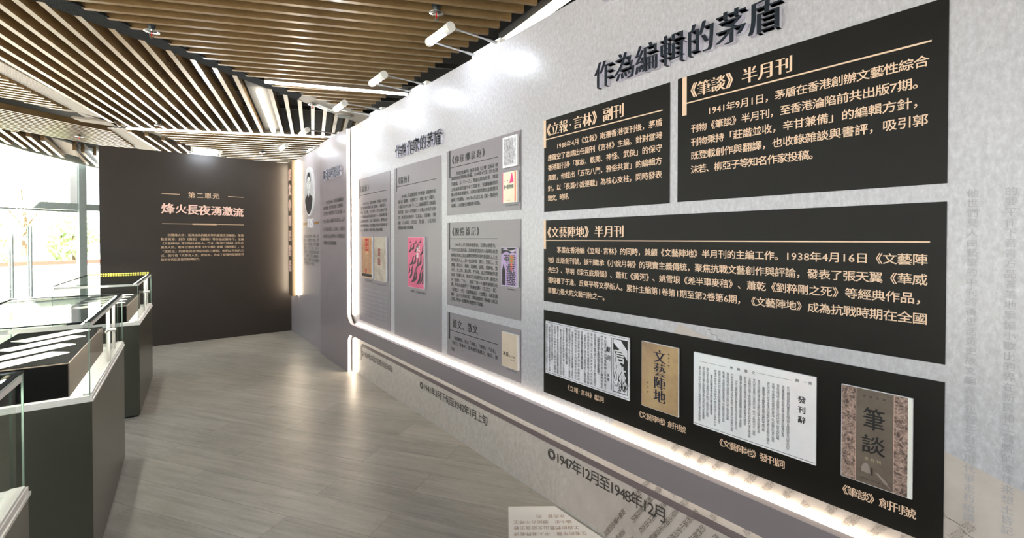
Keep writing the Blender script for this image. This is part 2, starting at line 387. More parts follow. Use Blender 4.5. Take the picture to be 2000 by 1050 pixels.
# ------------------------------------------------------------------ ceiling
def clip_line(poly, p0, d):
    """segment of line p0 + t*d inside a convex polygon"""
    t0, t1 = -1e9, 1e9; n = len(poly)
    A = sum(poly[i][0] * poly[(i+1) % n][1] - poly[(i+1) % n][0] * poly[i][1] for i in range(n))
    for i in range(n):
        a = Vector(poly[i]); e = Vector(poly[(i+1) % n]) - a
        nx, ny = (-e.y, e.x) if A > 0 else (e.y, -e.x)
        den = d.x * nx + d.y * ny; num = (p0.x - a.x) * nx + (p0.y - a.y) * ny
        if abs(den) < 1e-9:
            if num < 0: return None
            continue
        t = -num / den
        if den > 0: t0 = max(t0, t)
        else: t1 = min(t1, t)
    return (t0, t1) if t1 - t0 > .03 else None
def slats(name, poly, ang, pitch, phase, parent, w=.038, depth=.125, z=2.9, skip=(), mat='slat'):
    d = Vector((math.sin(R(ang)), math.cos(R(ang)))); nn = Vector((-d.y, d.x))
    if nn.y < 0: nn = -nn
    if abs(nn.y) < .5 and nn.x < 0: nn = -nn
    vals = [nn.dot(Vector(q)) for q in poly]; mb = MB()
    k0 = math.ceil((min(vals) - phase) / pitch); k1 = math.floor((max(vals) - phase) / pitch)
    for k in range(k0, k1 + 1):
        if k in skip: continue
        p0 = nn * (phase + k * pitch); c = clip_line(poly, p0, d)
        if not c: continue
        a = p0 + d * c[0]; b = p0 + d * c[1]
        mb.bar((a.x, a.y, z + depth / 2), (b.x, b.y, z + depth / 2), w, depth)
    return mb.build(name, M[mat], parent)
mb = MB()
pl_ = [(-3.4, -5), (5, -5), (5, 17.0), (-1.0, 13.85), (-1.3, 13.15), (-1.57, 12.45), (-1.83, 11.9), (-2.05, 11.1), (-2.4, 10.2), (-2.9, 9.4), (-3.4, 8.8)]
mb.prism(pl_, 3.3, 3.4, lambda a, b, h: (a, b, h))
ce = tag(mb.build('ceiling', M['black']), 'timber slat ceiling with a dark void above', kind='structure')
A_P = [(-3.3, 2.24), (.9, 5.25), (2.06, 5.75), (2.06, -3), (-3.3, -3)]
slats('slat_field', A_P, 115, .13, 3.376, ce, w=.034, skip=(13,))
B_P = [(-1.75, 3.64), (2.5, 6.39), (2.5, 7.13), (-.42, 8.57)]
slats('slat_field', B_P, 14.5, .1405, -2.521, ce, w=.042, depth=.14, skip=(14,))
F_P = [(-.25, 8.72), (2.4, 7.36), (2.4, 13), (2.1, 13), (.56, 9.78), (-.02, 9.1)]
slats('slat_field', F_P, 113.5, .19, 7.72, ce, w=.05, depth=.1)
G_P = [(-.30, 8.86), (-.02, 9.12), (.56, 9.8), (1.6, 12), (1.3, 13), (.35, 12.0)]
slats('slat_field', G_P, 13.2, .15, -2.46, ce, w=.045, depth=.12)
C_P = [(-3.2, 5.0), (-2.6, 5.0), (-1.19, 6.62), (-.78, 8.1), (-.73, 8.33), (-.99, 8.26), (-1.25, 7.9), (-1.5, 7.5), (-3.2, 6.3)]
slats('slat_field', C_P, 86, .12, 6.70, ce, w=.05, depth=.1)
D_P = [(-3.3, 6.96), (-1.50, 8.28), (-.55, 8.78), (-.28, 10.3), (-.8, 11.8), (-1.25, 10.95), (-1.45, 10.55), (-1.75, 9.75), (-3.3, 8.7)]
slats('slat_field', D_P, 53, .1, 7.53, ce, w=.034, depth=.08)
E_P = [(-2.9, 8.9), (-1.75, 9.72), (-1.45, 10.5), (-1.2, 11.0), (-.8, 11.7), (-.7, 12.5), (-.98, 13.7), (-1.3, 13.05), (-1.57, 12.35), (-1.83, 11.7), (-2.1, 10.9), (-2.9, 9.9)]
mb = MB()
for (x0, y0, x1, y1) in [(-2.06, 9.35, -2.04, 11.0), (-1.92, 9.55, -1.925, 11.3), (-1.78, 9.75, -1.79, 11.62), (-1.66, 9.95, -1.675, 11.93), (-1.55, 10.25, -1.55, 12.25), (-1.43, 10.53, -1.42, 12.55), (-1.135, 11.3, -1.13, 13.3), (-1.045, 11.5, -.99, 13.65), (-.9, 11.75, -.87, 13.9)]:
    mb.bar((x0, y0, 2.985), (x1, y1, 2.985), .05, .17)
mb.build('slat_field', M['slat'], ce)
# metal mesh strips between the fields, pale closing boards
def flat(name, pts, z0, z1, mat): 
    m_ = MB(); m_.prism(pts, z0, z1, lambda a, b, h: (a, b, h)); return m_.build(name, M[mat], ce)
flat('mesh_strip', [(-3.3, 2.66), (-.436, 4.52), (1.30, 5.64), (1.30, 5.40), (.9, 5.21), (-.4, 4.29), (-3.3, 2.2)], 2.903, 2.912, 'mesh_dark')
flat('closing_board', [(1.27, 5.62), (2.5, 6.42), (2.5, 5.9), (2.06, 5.70), (1.27, 5.38)], 2.905, 2.916, 'plate')
flat('mesh_strip', [(-3.2, 4.2), (-1.95, 3.36), (-.43, 8.5), (-.46, 8.34), (-.72, 8.36), (-.79, 8.02), (-1.19, 6.62), (-2.0, 5.0)], 2.93, 2.945, 'mesh_pale')
flat('closing_board', [(-.86, 8.31), (-.42, 8.30), (-.40, 8.56), (-.78, 8.50)], 2.90, 2.925, 'plate')
flat('mesh_strip', [(-.54, 8.93), (-.30, 8.84), (.02, 10.3), (.05, 11.6), (-.24, 10.6), (-.44, 9.6)], 2.93, 2.945, 'mesh_pale')
flat('closing_board', [(-.40, 8.74), (-.16, 8.66), (.62, 9.76), (1.6, 11.9), (1.5, 12.1), (.5, 9.86), (-.02, 9.16), (-.36, 8.86)], 2.965, 2.98, 'plate')
flat('closing_board', [(-1.36, 10.7), (-1.15, 11.3), (-1.12, 13.2), (-1.4, 12.55)], 3.0, 3.02, 'plate')
flat('closing_board', [(-1.60, 7.45), (-1.25, 7.92), (-.97, 8.30), (-.72, 8.38), (-.5, 8.72), (-.52, 8.76), (-1.5, 8.22), (-2.6, 7.2)], 3.03, 3.05, 'slat')
flat('closing_board', [(-1.42, 7.62), (-1.22, 7.85), (-.97, 8.16), (-.76, 8.30), (-.86, 8.36), (-1.05, 8.32), (-1.32, 8.02)], 2.985, 2.995, 'plate')
# soffit edge by the glass wall, following the curved end of the ceiling
ed = [(-3.4, 8.8), (-2.9, 9.4), (-2.4, 10.2), (-2.05, 11.1), (-1.83, 11.9), (-1.57, 12.45), (-1.3, 13.15), (-1.0, 13.85)]
mb = MB()
for a, b in zip(ed, ed[1:]): mb.bar((*a, 3.1), (*b, 3.1), .05, .42)
mb.build('ceiling_edge', M['frame'], ce)
# rails that carry the slats, seen in the open void
mb = MB()
for k in range(4): mb.bar((-.6, 8.0 - k * .75, 3.17), (2.6, 6.4 - k * .75 + .1, 3.17), .03, .05)
mb.build('carrier_rail', M['rail'], ce)

# ------------------------------------------------------------------ windows and doors, far left
WD = Vector((.883, .470, 0)); W0 = Vector((-1.272, 13.69, 0))     # along the glass wall to the right
WN = Vector((-.470, .883, 0))                                      # outwards
def wpt(s, z, n=0): p = W0 + WD * s + WN * n; return Vector((p.x, p.y, z))
class WPl:
    def __call__(s, a, b, h): return wpt(a, b, h)
WG = WPl()
def wbox(mb, s0, s1, z0, z1, n0, n1): return mb.prism([(s0, z0), (s1, z0), (s1, z1), (s0, z1)], n0, n1, WG)
w1 = MB(); wbox(w1, -2.41, -.04, 1.93, 2.07, -.05, .05); wbox(w1, .06, 6.5, 1.93, 2.07, -.05, .05)
wbox(w1, -2.41, 6.5, 3.9, 4.0, -.05, .05)
win = tag(w1.build('window_1', M['frame']), 'glass wall with grey-green transom', kind='structure')
m_ = MB(); wbox(m_, -.07, .06, 0, 3.9, -.08, .08); m_.build('mullion', M['frame'], win)
m_ = MB(); wbox(m_, -.2, -.075, 2.07, 3.9, -.02, .02); m_.build('side_panel', M['white'], win)
for s0 in (-2.41,): 
    m_ = MB(); wbox(m_, s0 - .05, s0 + .05, 0, 3.9, -.06, .06); m_.build('mullion', M['frame'], win)
for s0, s1, z0, z1 in ((-2.36, -.2, 2.07, 3.9), (.06, 3.2, 2.07, 3.9), (.06, 3.2, 0, 1.93), (3.2, 6.5, 0, 3.9)):
    m_ = MB(); wbox(m_, s0, s1, z0, z1, -.006, .006); m_.build('pane', M['glass'], win)
for nm, s0, s1, hs in (('door_1', -.98, -.08, -.83), ('door_2', -1.9, -1.0, -1.13)):
    pass
def door(nm, s0, s1, hs, lab):
    m_ = MB(); wbox(m_, s0, s1, 0, .05, -.02, .02); wbox(m_, s0, s1, 1.88, 1.92, -.02, .02)
    d_ = tag(m_.build(nm, M['frame']), lab, kind='structure')
    m_ = MB(); wbox(m_, s0, s1, .05, 1.88, -.006, .006); m_.build('pane', M['glass'], d_)
    m_ = MB(); 
    for n in (-.06, .06): m_.tube(wpt(hs, .12, n), wpt(hs, 1.56, n), .016, n=8)
    for z in (.3, 1.38): m_.tube(wpt(hs, z, -.06), wpt(hs, z, .06), .008, n=8)
    m_.build('door_handle', M['frame'], d_)
door('door_1', -1.01, -.08, -.83, 'glass door with a tall bar handle on its left side')
door('door_2', -1.97, -1.03, -1.10, 'glass door with a tall bar handle on its right side')

m_ = MB()
for k in range(9): m_.box((-3.46, -5 + k * 2.19, 0), (-3.36, -4.92 + k * 2.19, 3.4))
m_.box((-3.45, -5, 3.3), (-3.37, 12.56, 3.4))
w2 = tag(m_.build('window_2', M['frame']), 'glass wall along the left side, out of the photo', kind='structure')
for k in range(8):
    m_ = MB(); m_.box((-3.416, -4.92 + k * 2.19, 0), (-3.404, -2.81 + k * 2.19, 3.3)); m_.build('pane', M['tint'], w2)

# ------------------------------------------------------------------ outdoors
mb = MB(); mb.add([(-40, -30, -.105), (40, -30, -.105), (40, 60, -.105), (-40, 60, -.105)], [(0, 1, 2, 3)])
tag(mb.build('ground', M['paving']), 'pale sunlit paving outside the glass wall', kind='structure')
mb = MB(); wbox(mb, -9, 6, -.1, .58, 4.2, 4.5)
o = tag(mb.build('planter_wall', M['concrete']), 'low pale planter wall with red coping outside the glass doors', 'wall')
mb = MB(); wbox(mb, -9, 6, .58, .68, 4.15, 4.55); mb.build('coping', M['brick'], o)
def leaves(mb, c, r, n, size):
    for _ in range(n):
        v = Vector((random.gauss(0, 1), random.gauss(0, 1), random.gauss(0, 1))).normalized() * (random.random() ** .4)
        p = Vector(c) + Vector((v.x * r[0], v.y * r[1], v.z * r[2]))
        e = Euler((random.uniform(0, 6.3), random.uniform(0, 6.3), random.uniform(0, 6.3))).to_matrix(); s = size * random.uniform(.6, 1.3)
        q = [p + e @ Vector(k) for k in ((-s, 0, 0), (-.2 * s, -.45 * s, 0), (s, 0, 0), (-.2 * s, .45 * s, .1 * s))]
        mb.add(q, [(0, 1, 2, 3)])
def plant(kind, s, n, h, r, label, cat, grp, mat, cnt):
    b = wpt(s, -.03, n); o = empty(kind, b, 0, label, cat, grp)
    m_ = MB(); m_.tube((0, 0, 0), (.05, 0, h * .55), .05 + .02 * h, .03, n=8)
    for a in range(4): m_.tube((.03, 0, h * .4), (r * .5 * math.cos(a * 1.6), r * .5 * math.sin(a * 1.6), h * .75), .025, .012, n=6)
    m_.build('trunk', M['bark'], o)
    m_ = MB(); leaves(m_, (0, 0, h * .66), (r, r, h * .38), cnt, .13); m_.build('foliage', M[mat], o)
labs = ['leftmost bushy shrub behind the brick wall outside', 'bushy shrub seen through the left glass door', 'bushy shrub seen between the two door handles', 'bushy shrub seen through the right glass door', 'bushy shrub just left of the window mullion', 'bushy shrub seen right of the window mullion']
for i, s in enumerate((-3.2, -2.4, -1.6, -.7, .3, 1.4)):
    plant('shrub', s * 1.7 - .3, 5.5, 1.65 + .2 * (i % 3), .62, labs[i], 'shrub', 'shrubs outside the glass wall', 'leaf' if i % 2 else 'leaf2', 420)
for i, (s, n) in enumerate(((-4.6, 9), (-1.2, 10), (2.2, 9))):
    plant('tree', s, n, 4.2 + .5 * (i % 2), 1.7, ['pale green tree outside, farthest left', 'pale green tree outside, behind the glass doors', 'pale green tree outside, right of the mullion'][i], 'tree', 'trees outside the glass wall', 'leaf2', 900)

# ------------------------------------------------------------------ raised mauve frame with backlight
fr = [(-5.375, 0), (-4.455, 0), (-4.455, .29)] + arc(-4.365, .285, .09, 180, 90, 8) + [(2.2, .375), (2.2, .48), (-4.335, .48)] + arc(-4.335, .61, .13, 270, 180, 10) + [(-4.465, 2.375), (-5.375, 2.375)]
FP = Plane((0, 0, 0), (0, -1, 0), (0, 0, 1))
mb = MB(); n = len(fr)
mb.prism(fr, -1.502, -XF, lambda a, b, h: Vector((-h, -a, b)))
# faces on the room side mauve, edges pale
fo = mb.build('backlit_panel', [M['mauve'], M['mauve_side']])
for p_ in fo.data.polygons: p_.material_index = 0 if abs(p_.normal.x) > .9 else 1
tag(fo, 'mauve backlit frame panel running along the grey partition', 'frame')
FPl = Plane((XF, 0, 0), (0, -1, 0), (0, 0, 1))
def led(name, boxes, mat, label, cat='led strip', group=None, parent=None):
    mb = MB()
    for a, b in boxes: mb.box(a, b)
    o = mb.build(name, M[mat], parent)
    return tag(o, label, cat, group) if label else o
led('led_strip', [((1.508, 4.415, .56), (1.514, 4.427, 2.385))], 'warm', 'warm vertical light strip beside the mauve frame panel', group='warm strips behind the mauve frame')
led('led_strip', [((1.512, -2.0, .474), (1.524, 4.36, .482))], 'warm_band', 'warm light strip along the top edge of the mauve band', group='warm strips behind the mauve frame')
led('led_strip', [((1.508, -2.0, .386), (1.516, 4.32, .39))], 'warm_low', 'warm light strip along the bottom edge of the mauve band', group='warm strips behind the mauve frame')
led('led_strip', [((1.508, 4.408, .004), (1.514, 4.42, .33))], 'warm', 'short warm vertical light strip at the floor beside the mauve frame', group='warm strips behind the mauve frame')

# brown vertical name strip near the corner, its light, portrait section
mb = MB(); mb.box((1.44, 6.585, .53), (1.494, 6.80, 2.36))
vs = tag(mb.build('name_board', M['strip']), 'tall narrow brown board with vertical lettering in the far corner', 'board')
VP = Plane((1.44, 0, 0), (0, -1, 0), (0, 0, 1))
led('led_strip', [((1.46, 6.815, .545), (1.49, 6.825, 2.355))], 'warm', 'warm vertical light strip between the brown name board and the end partition', group='warm strips behind the mauve frame')
led('led_strip', [((1.495, 6.545, .545), (1.507, 6.575, 2.355))], 'warm', 'warm vertical light strip beside the brown name board', group='warm strips behind the mauve frame')
vt = empty('raised_title', (0, 0, 0), 0, 'raised blush vertical title on the narrow brown board', 'title')
for k, ch in enumerate('葉文中爾巴黎者'):
    raised('character', VP, ch, -6.675, 2.16 - k * .205, .12, .16, 0, .012, [M['pinkwhite'], M['pinkwhite']], vt, HEAVY)
PP = Plane((X - .015, 0, 0), (0, -1, 0), (0, 0, 1))
def ellipse(cx, cy, a, b, n=40): return [(cx + a * math.cos(2 * math.pi * k / n), cy + b * math.sin(2 * math.pi * k / n)) for k in range(n)]
pr = empty('portrait', (X - .015, 5.95, 1.587), 0, 'oval black-and-white portrait of a man in a dark tunic on the mauve wall', 'portrait')
cu, cv = -5.95, 1.89
def pin(name, pts, h0, h1, mat):
    m_ = MB(); m_.prism(pts, h0, h1, PP); o = m_.build(name, mat); o.parent = pr; o.matrix_parent_inverse = Matrix.Translation(pr.location).inverted(); return o
pin('oval_plate', ellipse(cu, cv, .205, .302), 0, .02, M['acrylic'])
pin('backdrop', ellipse(cu, cv, .195, .290), .02, .0205, plain('portrait_grey', (178, 178, 180), .4))
half = lambda pts, lo: [(u, max(v, lo)) for u, v in pts]
tun = []
for k in range(41):
    t = 180 + 180 * k / 40; tun.append((cu + .19 * math.cos(R(t)), cv + .283 * math.sin(R(t))))
tun = [(u, v) for u, v in tun if v < cv - .1]
tun = tun + [(cu + .15, cv - .075), (cu + .07, cv - .045), (cu + .045, cv - .02), (cu, cv - .07), (cu - .045, cv - .02), (cu - .07, cv - .045), (cu - .15, cv - .075)]
pin('tunic', tun, .0205, .0212, plain('portrait_tunic', (46, 44, 46), .5))
skin = plain('portrait_skin', (206, 204, 202), .45); hairm = plain('portrait_hair', (38, 36, 38), .5); featm = plain('portrait_line', (92, 88, 88), .5)
pin('neck', [(cu - .045, cv - .02), (cu, cv - .075), (cu + .045, cv - .02), (cu + .042, cv + .03), (cu - .042, cv + .03)], .0205, .0214, skin)
pin('hair', ellipse(cu, cv + .125, .09, .108), .0205, .0215, hairm)
pin('face', [(cu + .078 * math.cos(t) * (1 - .18 * max(0, -math.sin(t))), cv + .09 + .115 * math.sin(t) * (.78 if math.sin(t) > 0 else 1)) for t in [2 * math.pi * k / 36 for k in range(36)]], .0215, .0222, skin)
for s in (-1, 1):
    pin('ear', ellipse(cu + s * .083, cv + .085, .012, .028, 14), .0205, .0218, skin)
    pin('eye', ellipse(cu + s * .032, cv + .098, .014, .006, 14), .0222, .0226, hairm)
    pin('eyebrow', [(cu + s * .014, cv + .116), (cu + s * .05, cv + .12), (cu + s * .05, cv + .126), (cu + s * .014, cv + .124)], .0222, .0226, hairm)
pin('nose', [(cu - .004, cv + .1), (cu + .006, cv + .1), (cu + .015, cv + .052), (cu - .013, cv + .048)], .0222, .0226, plain('portrait_shadow', (172, 170, 170), .5))
pin('mouth', [(cu - .024, cv + .022), (cu, cv + .027), (cu + .024, cv + .022), (cu, cv + .015)], .0222, .0226, featm)
nt = empty('raised_title', (0, 0, 0), 0, 'small raised two-character name under the oval portrait', 'title')
for k, ch in enumerate('茅盾'): raised('character', PP, ch, -5.985 + k * .12, 1.492, .115, .12, 0, .02, [M['white'], M['lav']], nt, HEAVY)
mb = MB(); rect(mb, PP, -6.30, -6.11, 1.478, 1.508, .0002, .0015); rect(mb, PP, -5.79, -5.59, 1.478, 1.508, .0002, .0015)
mb.build('gold_dash', plain('ochre_print', (142, 108, 60), .4), wl)
PT = ['茅盾，原名沈德鴻，字雁冰，浙江', '桐鄉人。中國現代文學巨匠、文學', '評論家、社會活動家，新文化運動', '先驅者。一九三八年及一九四一年', '兩度來港，主編文藝刊物並從事寫', '作。代表作有《子夜》《林家鋪子》', '《腐蝕》《春蠶》等，為中國現代', '文學發展作出巨大貢獻。']
text('text_line', PP, [(s, -6.29, -5.578 if len(s) > 13 else -5.75, 1.334 - k * .049, .045) for k, s in enumerate(PT)], M['ink'], wl, .0008, REG)
lt = empty('raised_title', (0, 0, 0), 0, 'raised five-character title on the upright mauve frame panel', 'title')
for k, ch in enumerate('寓港時間線'): raised('character', FPl, ch, -5.13 + k * .118, 1.985, .115, .125, 0, .022, [M['slate'], M['lav']], lt)
FT = ['1937年至1948年，茅盾因抗戰輾轉香港，', '棲文化戰線，在近代香港興起《文藝陣地》，', '主編刊物，傳播作家與工人文化運動，由', '力行《腐蝕》《鍛煉》等長篇作品。這裡', '有「海濱的書屋」，三次寓港，不僅留給', '編《筆談》並支持戰時文化，更是連結抗日', '中國香港文化交流的重要橋樑。']
text('text_line', FPl, [(s, (-5.15 if k == 0 else -5.245), (-4.53 if k < 6 else -4.76), (1.695, 1.637, 1.575, 1.494, 1.405, 1.33, 1.256)[k], .036, .046) for k, s in enumerate(FT)], M['ink'], fo, .0008, REG)

# ------------------------------------------------------------------ information panels on the grey partition
def panel(label, y0, y1, z0, z1, mat, ink, title, body, bar, rule, tsize, bsize, group, extra=(), dark=False, tw=None, bstyle=None):
    """y0 left (far) edge, y1 right edge"""
    m_ = MB(); rect(m_, WP, -y0, -y1, z0, z1, .0016, .003); o = m_.build('information_panel', M[mat])
    tag(o, label, 'panel', group)
    if bar:
        m_ = MB(); rect(m_, WP, -bar[0], -bar[1], bar[2], bar[3], .003, .0036); m_.build('accent_bar', M[ink], o)
    if rule:
        m_ = MB(); rect(m_, WP, -rule[0], -rule[1], rule[2] - rule[3] / 2, rule[2] + rule[3] / 2, .003, .0036); m_.build('rule_line', M[ink], o)
    if title: text('heading', WP, [(title[0], -title[1], -title[2], title[3], tsize, title[4] if len(title) > 4 else tsize)], M[ink], o, .0038, SONG, 3, True)
    if body: text('text_line', WP, [(s, -a, (-b if b is not None else None), z, bsize) for s, a, b, z in body], M[ink], o, .0038, bstyle or BOLD)
    for s, a, b, z, sz in extra: text('caption', WP, [(s, -a, -b, z, sz)], M[ink], o, .0038, REG, half=True)
    return o
BK = 'black text panels'; MV = 'mauve text panels'
panel('black text panel under the left end of the large raised title', 1.673, .972, 1.435, 1.89, 'panel_black', 'beige',
      ('《立報·言林》 副刊', 1.655, 1.182, 1.834, .064),
      [('1938年4月《立報》南遷香港復刊後，茅盾', 1.586, 1.003, 1.747), ('應薩空了邀請出任副刊《言林》主編。針對當時', 1.645, 1.003, 1.698), ('香港副刊多「掌故、軼聞、神怪、武俠」的保守', 1.645, 1.003, 1.650), ('風氣，他提出「五花八門，雅俗共賞」的編輯方', 1.645, 1.003, 1.600), ('針，以「長篇小說連載」為核心支柱，同時發表', 1.645, 1.003, 1.548), ('雜文、時評。', 1.645, 1.478, 1.500)],
      (1.676, 1.659, 1.752, 1.889), (1.659, 1.003, 1.7925, .0045), .058, .0315, BK)
panel('black text panel at upper right, under the right end of the large raised title', .939, .209, 1.437, 1.892, 'panel_black', 'beige',
      ('《筆談》 半月刊', .890, .552, 1.834, .056),
      [('1941年9月1日，茅盾在香港創辦文藝性綜合', .825, .243, 1.748), ('刊物《筆談》半月刊，至香港淪陷前共出版7期。', .886, .245, 1.697), ('刊物秉持「莊諧並收，辛甘兼備」的編輯方針，', .886, .245, 1.648), ('既登載創作與翻譯，也收錄雜談與書評，吸引郭', .886, .244, 1.600), ('沫若、柳亞子等知名作家投稿。', .886, .478, 1.550)],
      (.920, .903, 1.752, 1.892), (.903, .240, 1.795, .0045), .052, .0315, BK)
panel('widest black text panel, between the upper pair and the reproductions panel', 1.675, .209, .99, 1.392, 'panel_black', 'beige',
      ('《文藝陣地》 半月刊', 1.650, 1.181, 1.331, .056),
      [('茅盾在香港編《立報·言林》的同時，兼顧《文藝陣地》半月刊的主編工作。1938年4月16日《文藝陣', 1.581, .242, 1.247), ('地》出版創刊號，該刊繼承《小說月報》的現實主義傳統，聚焦抗戰文藝創作與評論，發表了張天翼《華威', 1.644, .242, 1.196), ('先生》、草明《梁五底煩惱》、蕭紅《黃河》、姚雪垠《差半車麥秸》、蕭乾《劉粹剛之死》等經典作品，', 1.644, .236, 1.1475), ('還培養了于逢、丘東平等文學新人。累計主編第1卷第1期至第2卷第6期，《文藝陣地》成為抗戰時期在全國', 1.644, .241, 1.097), ('影響力最大的文藝刊物之一。', 1.644, 1.265, 1.0465)],
      (1.675, 1.659, 1.25, 1.392), (1.659, .239, 1.2925, .004), .054, .031, BK)
panel('lowest black panel, holding four mounted reproductions with captions', 1.675, .209, .533, .946, 'panel_black', 'beige', None, None, None, None, 0, 0, BK,
      extra=(('《立報·言林》 獻詞', 1.508, 1.286, .599, .028), ('《文藝陣地》 創刊號', 1.107, .899, .5965, .028), ('《文藝陣地》 發刊詞', .776, .566, .599, .028), ('《筆談》 創刊號', .420, .259, .592, .028)))
panel('tall narrow mauve panel with two mounted covers, next to the light strip', 4.286, 3.555, .53, 1.866, 'panel_mauve', 'ink',
      ('《腐蝕》', 4.25, 4.03, 1.766, .066),
      [('1941年5月，皖南事變後，茅盾為《大眾生', 4.18, 3.62, 1.626), ('活》周刊創作長篇小說《腐蝕》，連載發表，', 4.24, 3.62, 1.587), ('他以「日記體」方式寫作，將日記體裁引進', 4.24, 3.62, 1.547), ('一人稱的敘述手法融合其中——描寫國民黨', 4.24, 3.62, 1.506), ('女特務的覺悟，出現了愛國青年，表現出追', 4.24, 3.62, 1.464), ('求光明的時代，以及國民黨特務的殘暴統治', 4.24, 3.62, 1.422), ('人心，藝術家對「黑暗王國」的有力揭露。', 4.24, 3.69, 1.382)],
      (4.281, 4.264, 1.68, 1.866), (4.264, 3.619, 1.710, .005), .058, .03, MV, bstyle=BOLD,
      extra=(('大眾生活創刊號', 4.13, 3.96, .917, .02), ('《腐蝕》初版', 3.85, 3.66, .905, .02)))
panel('tall mauve panel with one pink cover, below the smaller raised title', 3.477, 2.71, .524, 1.870, 'panel_mauve', 'ink',
      ('《鍛煉》', 3.397, 3.195, 1.760, .062),
      [('1948年，茅盾應香港《文匯報》連載創作長', 3.339, 2.78, 1.633), ('篇小說《鍛煉》，共發表二十一章節，約二十萬字。', 3.397, 2.78, 1.593), ('小說以1937年上海「八一三」淞滬抗戰至上海淪陷', 3.397, 2.78, 1.553), ('為背景，描寫一群知識分子在戰火中的文化堅', 3.397, 2.78, 1.511), ('持。茅盾原計劃創作「五部曲」《鍛煉》《敵', 3.397, 2.78, 1.469), ('後》《台風花》《日出》《狂歌》，以呈現抗', 3.397, 2.78, 1.427), ('戰時期中國社會的變遷。', 3.397, 3.105, 1.386)],
      (3.441, 3.423, 1.679, 1.867), (3.422, 2.773, 1.716, .005), .055, .031, MV, bstyle=BOLD, extra=(('《鍛煉》，文化藝術出版社', 3.18, 2.93, .905, .02),))
panel('upper mauve panel with two stacked covers, beside the black panels', 2.631, 1.856, 1.456, 1.879, 'panel_mauve', 'ink',
      ('《你往哪裏跑》', 2.566, 2.186, 1.811, .056),
      [('《你往哪裏跑》是茅盾為《立報·言林》撰', 2.525, 2.06, 1.720), ('寫創作的抗戰題材長篇。1938年4月至12月在副', 2.575, 2.06, 1.692), ('刊連載。以「八一三」淞滬抗戰為背景，描寫', 2.575, 2.06, 1.657), ('上海淪陷前四個月中工商業者、知識階層的抗', 2.575, 2.06, 1.621), ('敵心態與命運變化，成為抗戰時期民眾覺醒的', 2.575, 2.06, 1.588), ('經典文學讀物。1945年4月改名為《第一階段的', 2.575, 2.06, 1.552), ('故事》，由重慶亞洲圖書社初版。', 2.575, 2.22, 1.516)],
      (2.603, 2.584, 1.70, 1.879), (2.584, 2.062, 1.765, .004), .052, .026, MV, extra=(('《第一階段的故事》亞洲圖書社', 1.985, 1.875, 1.484, .009),))
panel('middle mauve panel with one purple cover, beside the black panels', 2.631, 1.856, .863, 1.407, 'panel_mauve', 'ink',
      ('《脫險雜記》', 2.566, 2.246, 1.345, .058),
      [('1941年太平洋戰爭爆發後，日軍佔領香港。', 2.535, 2.064, 1.262), ('中共中央及南方局、周恩來緊急指示八路軍駐香港', 2.576, 2.062, 1.2285), ('辦事處和東江抗日游擊隊營救在港的愛國民主人士', 2.576, 2.062, 1.195), ('和文化界人士，其中包括茅盾、夏衍、范長江、戈', 2.576, 2.062, 1.1635), ('寶權、廖沫沙、楊剛、黃藥眠、胡風、周鋼鳴、葉', 2.576, 2.062, 1.1305), ('水拉、宋之的、葉以群、于伶等。此次營救被茅盾', 2.576, 2.062, 1.0995), ('稱為「抗戰以來（簡直可以說是有史以來）最偉大', 2.576, 2.062, 1.067), ('的「搶救」工作」，創造了無一人犧牲被捕的奇', 2.576, 2.062, 1.0345), ('蹟。茅盾先後創作了《劫後拾遺》《生活之一頁》', 2.576, 2.062, 1.0045), ('《回憶之一頁》《脫險雜記》《虛驚》《過封鎖', 2.576, 2.062, .9715), ('線》《太平凡的故事》《歸途雜拾》等8篇小說及', 2.576, 2.062, .940), ('文章，對這一段驚險的經歷作了紀錄。', 2.577, 2.19, .9085)],
      (2.608, 2.591, 1.231, 1.407), (2.590, 2.062, 1.301, .004), .053, .0255, MV, extra=(('茅盾《脫險雜記》', 1.97, 1.90, 1.024, .009),))
panel('lowest mauve panel with one beige cover, beside the black panels', 2.631, 1.856, .53, .815, 'panel_mauve', 'ink',
      ('雜文、散文', 2.562, 2.262, .748, .062),
      [('寓港期間，他以「茅盾」「微明」「止水」', 2.54, 2.064, .655), ('「仲方」等筆名，發表數百篇雜文、論文、散', 2.58, 2.062, .6225), ('文等。', 2.58, 2.515, .579)],
      (2.611, 2.593, .64, .813), (2.592, 2.059, .6995, .004), .06, .0255, MV, extra=(('《茅盾香港文輯》', 1.98, 1.89, .58, .010),))
# faint white digits lower on the first mauve panel
mo = bpy.data.objects['information_panel.004']
mb = MB()
for k in range(8): row(mb, WP, ''.join(SRC[(k * 11 + i * 3) % len(SRC)] for i in range(19 if k else 17)), -4.25 if k else -4.2, -3.63, .838 - k * .037, .026, .0038, (0, [(0, 0)]))
mb.build('faint_lettering', plain('pale_lilac_ink', (176, 170, 180), .4), mo)

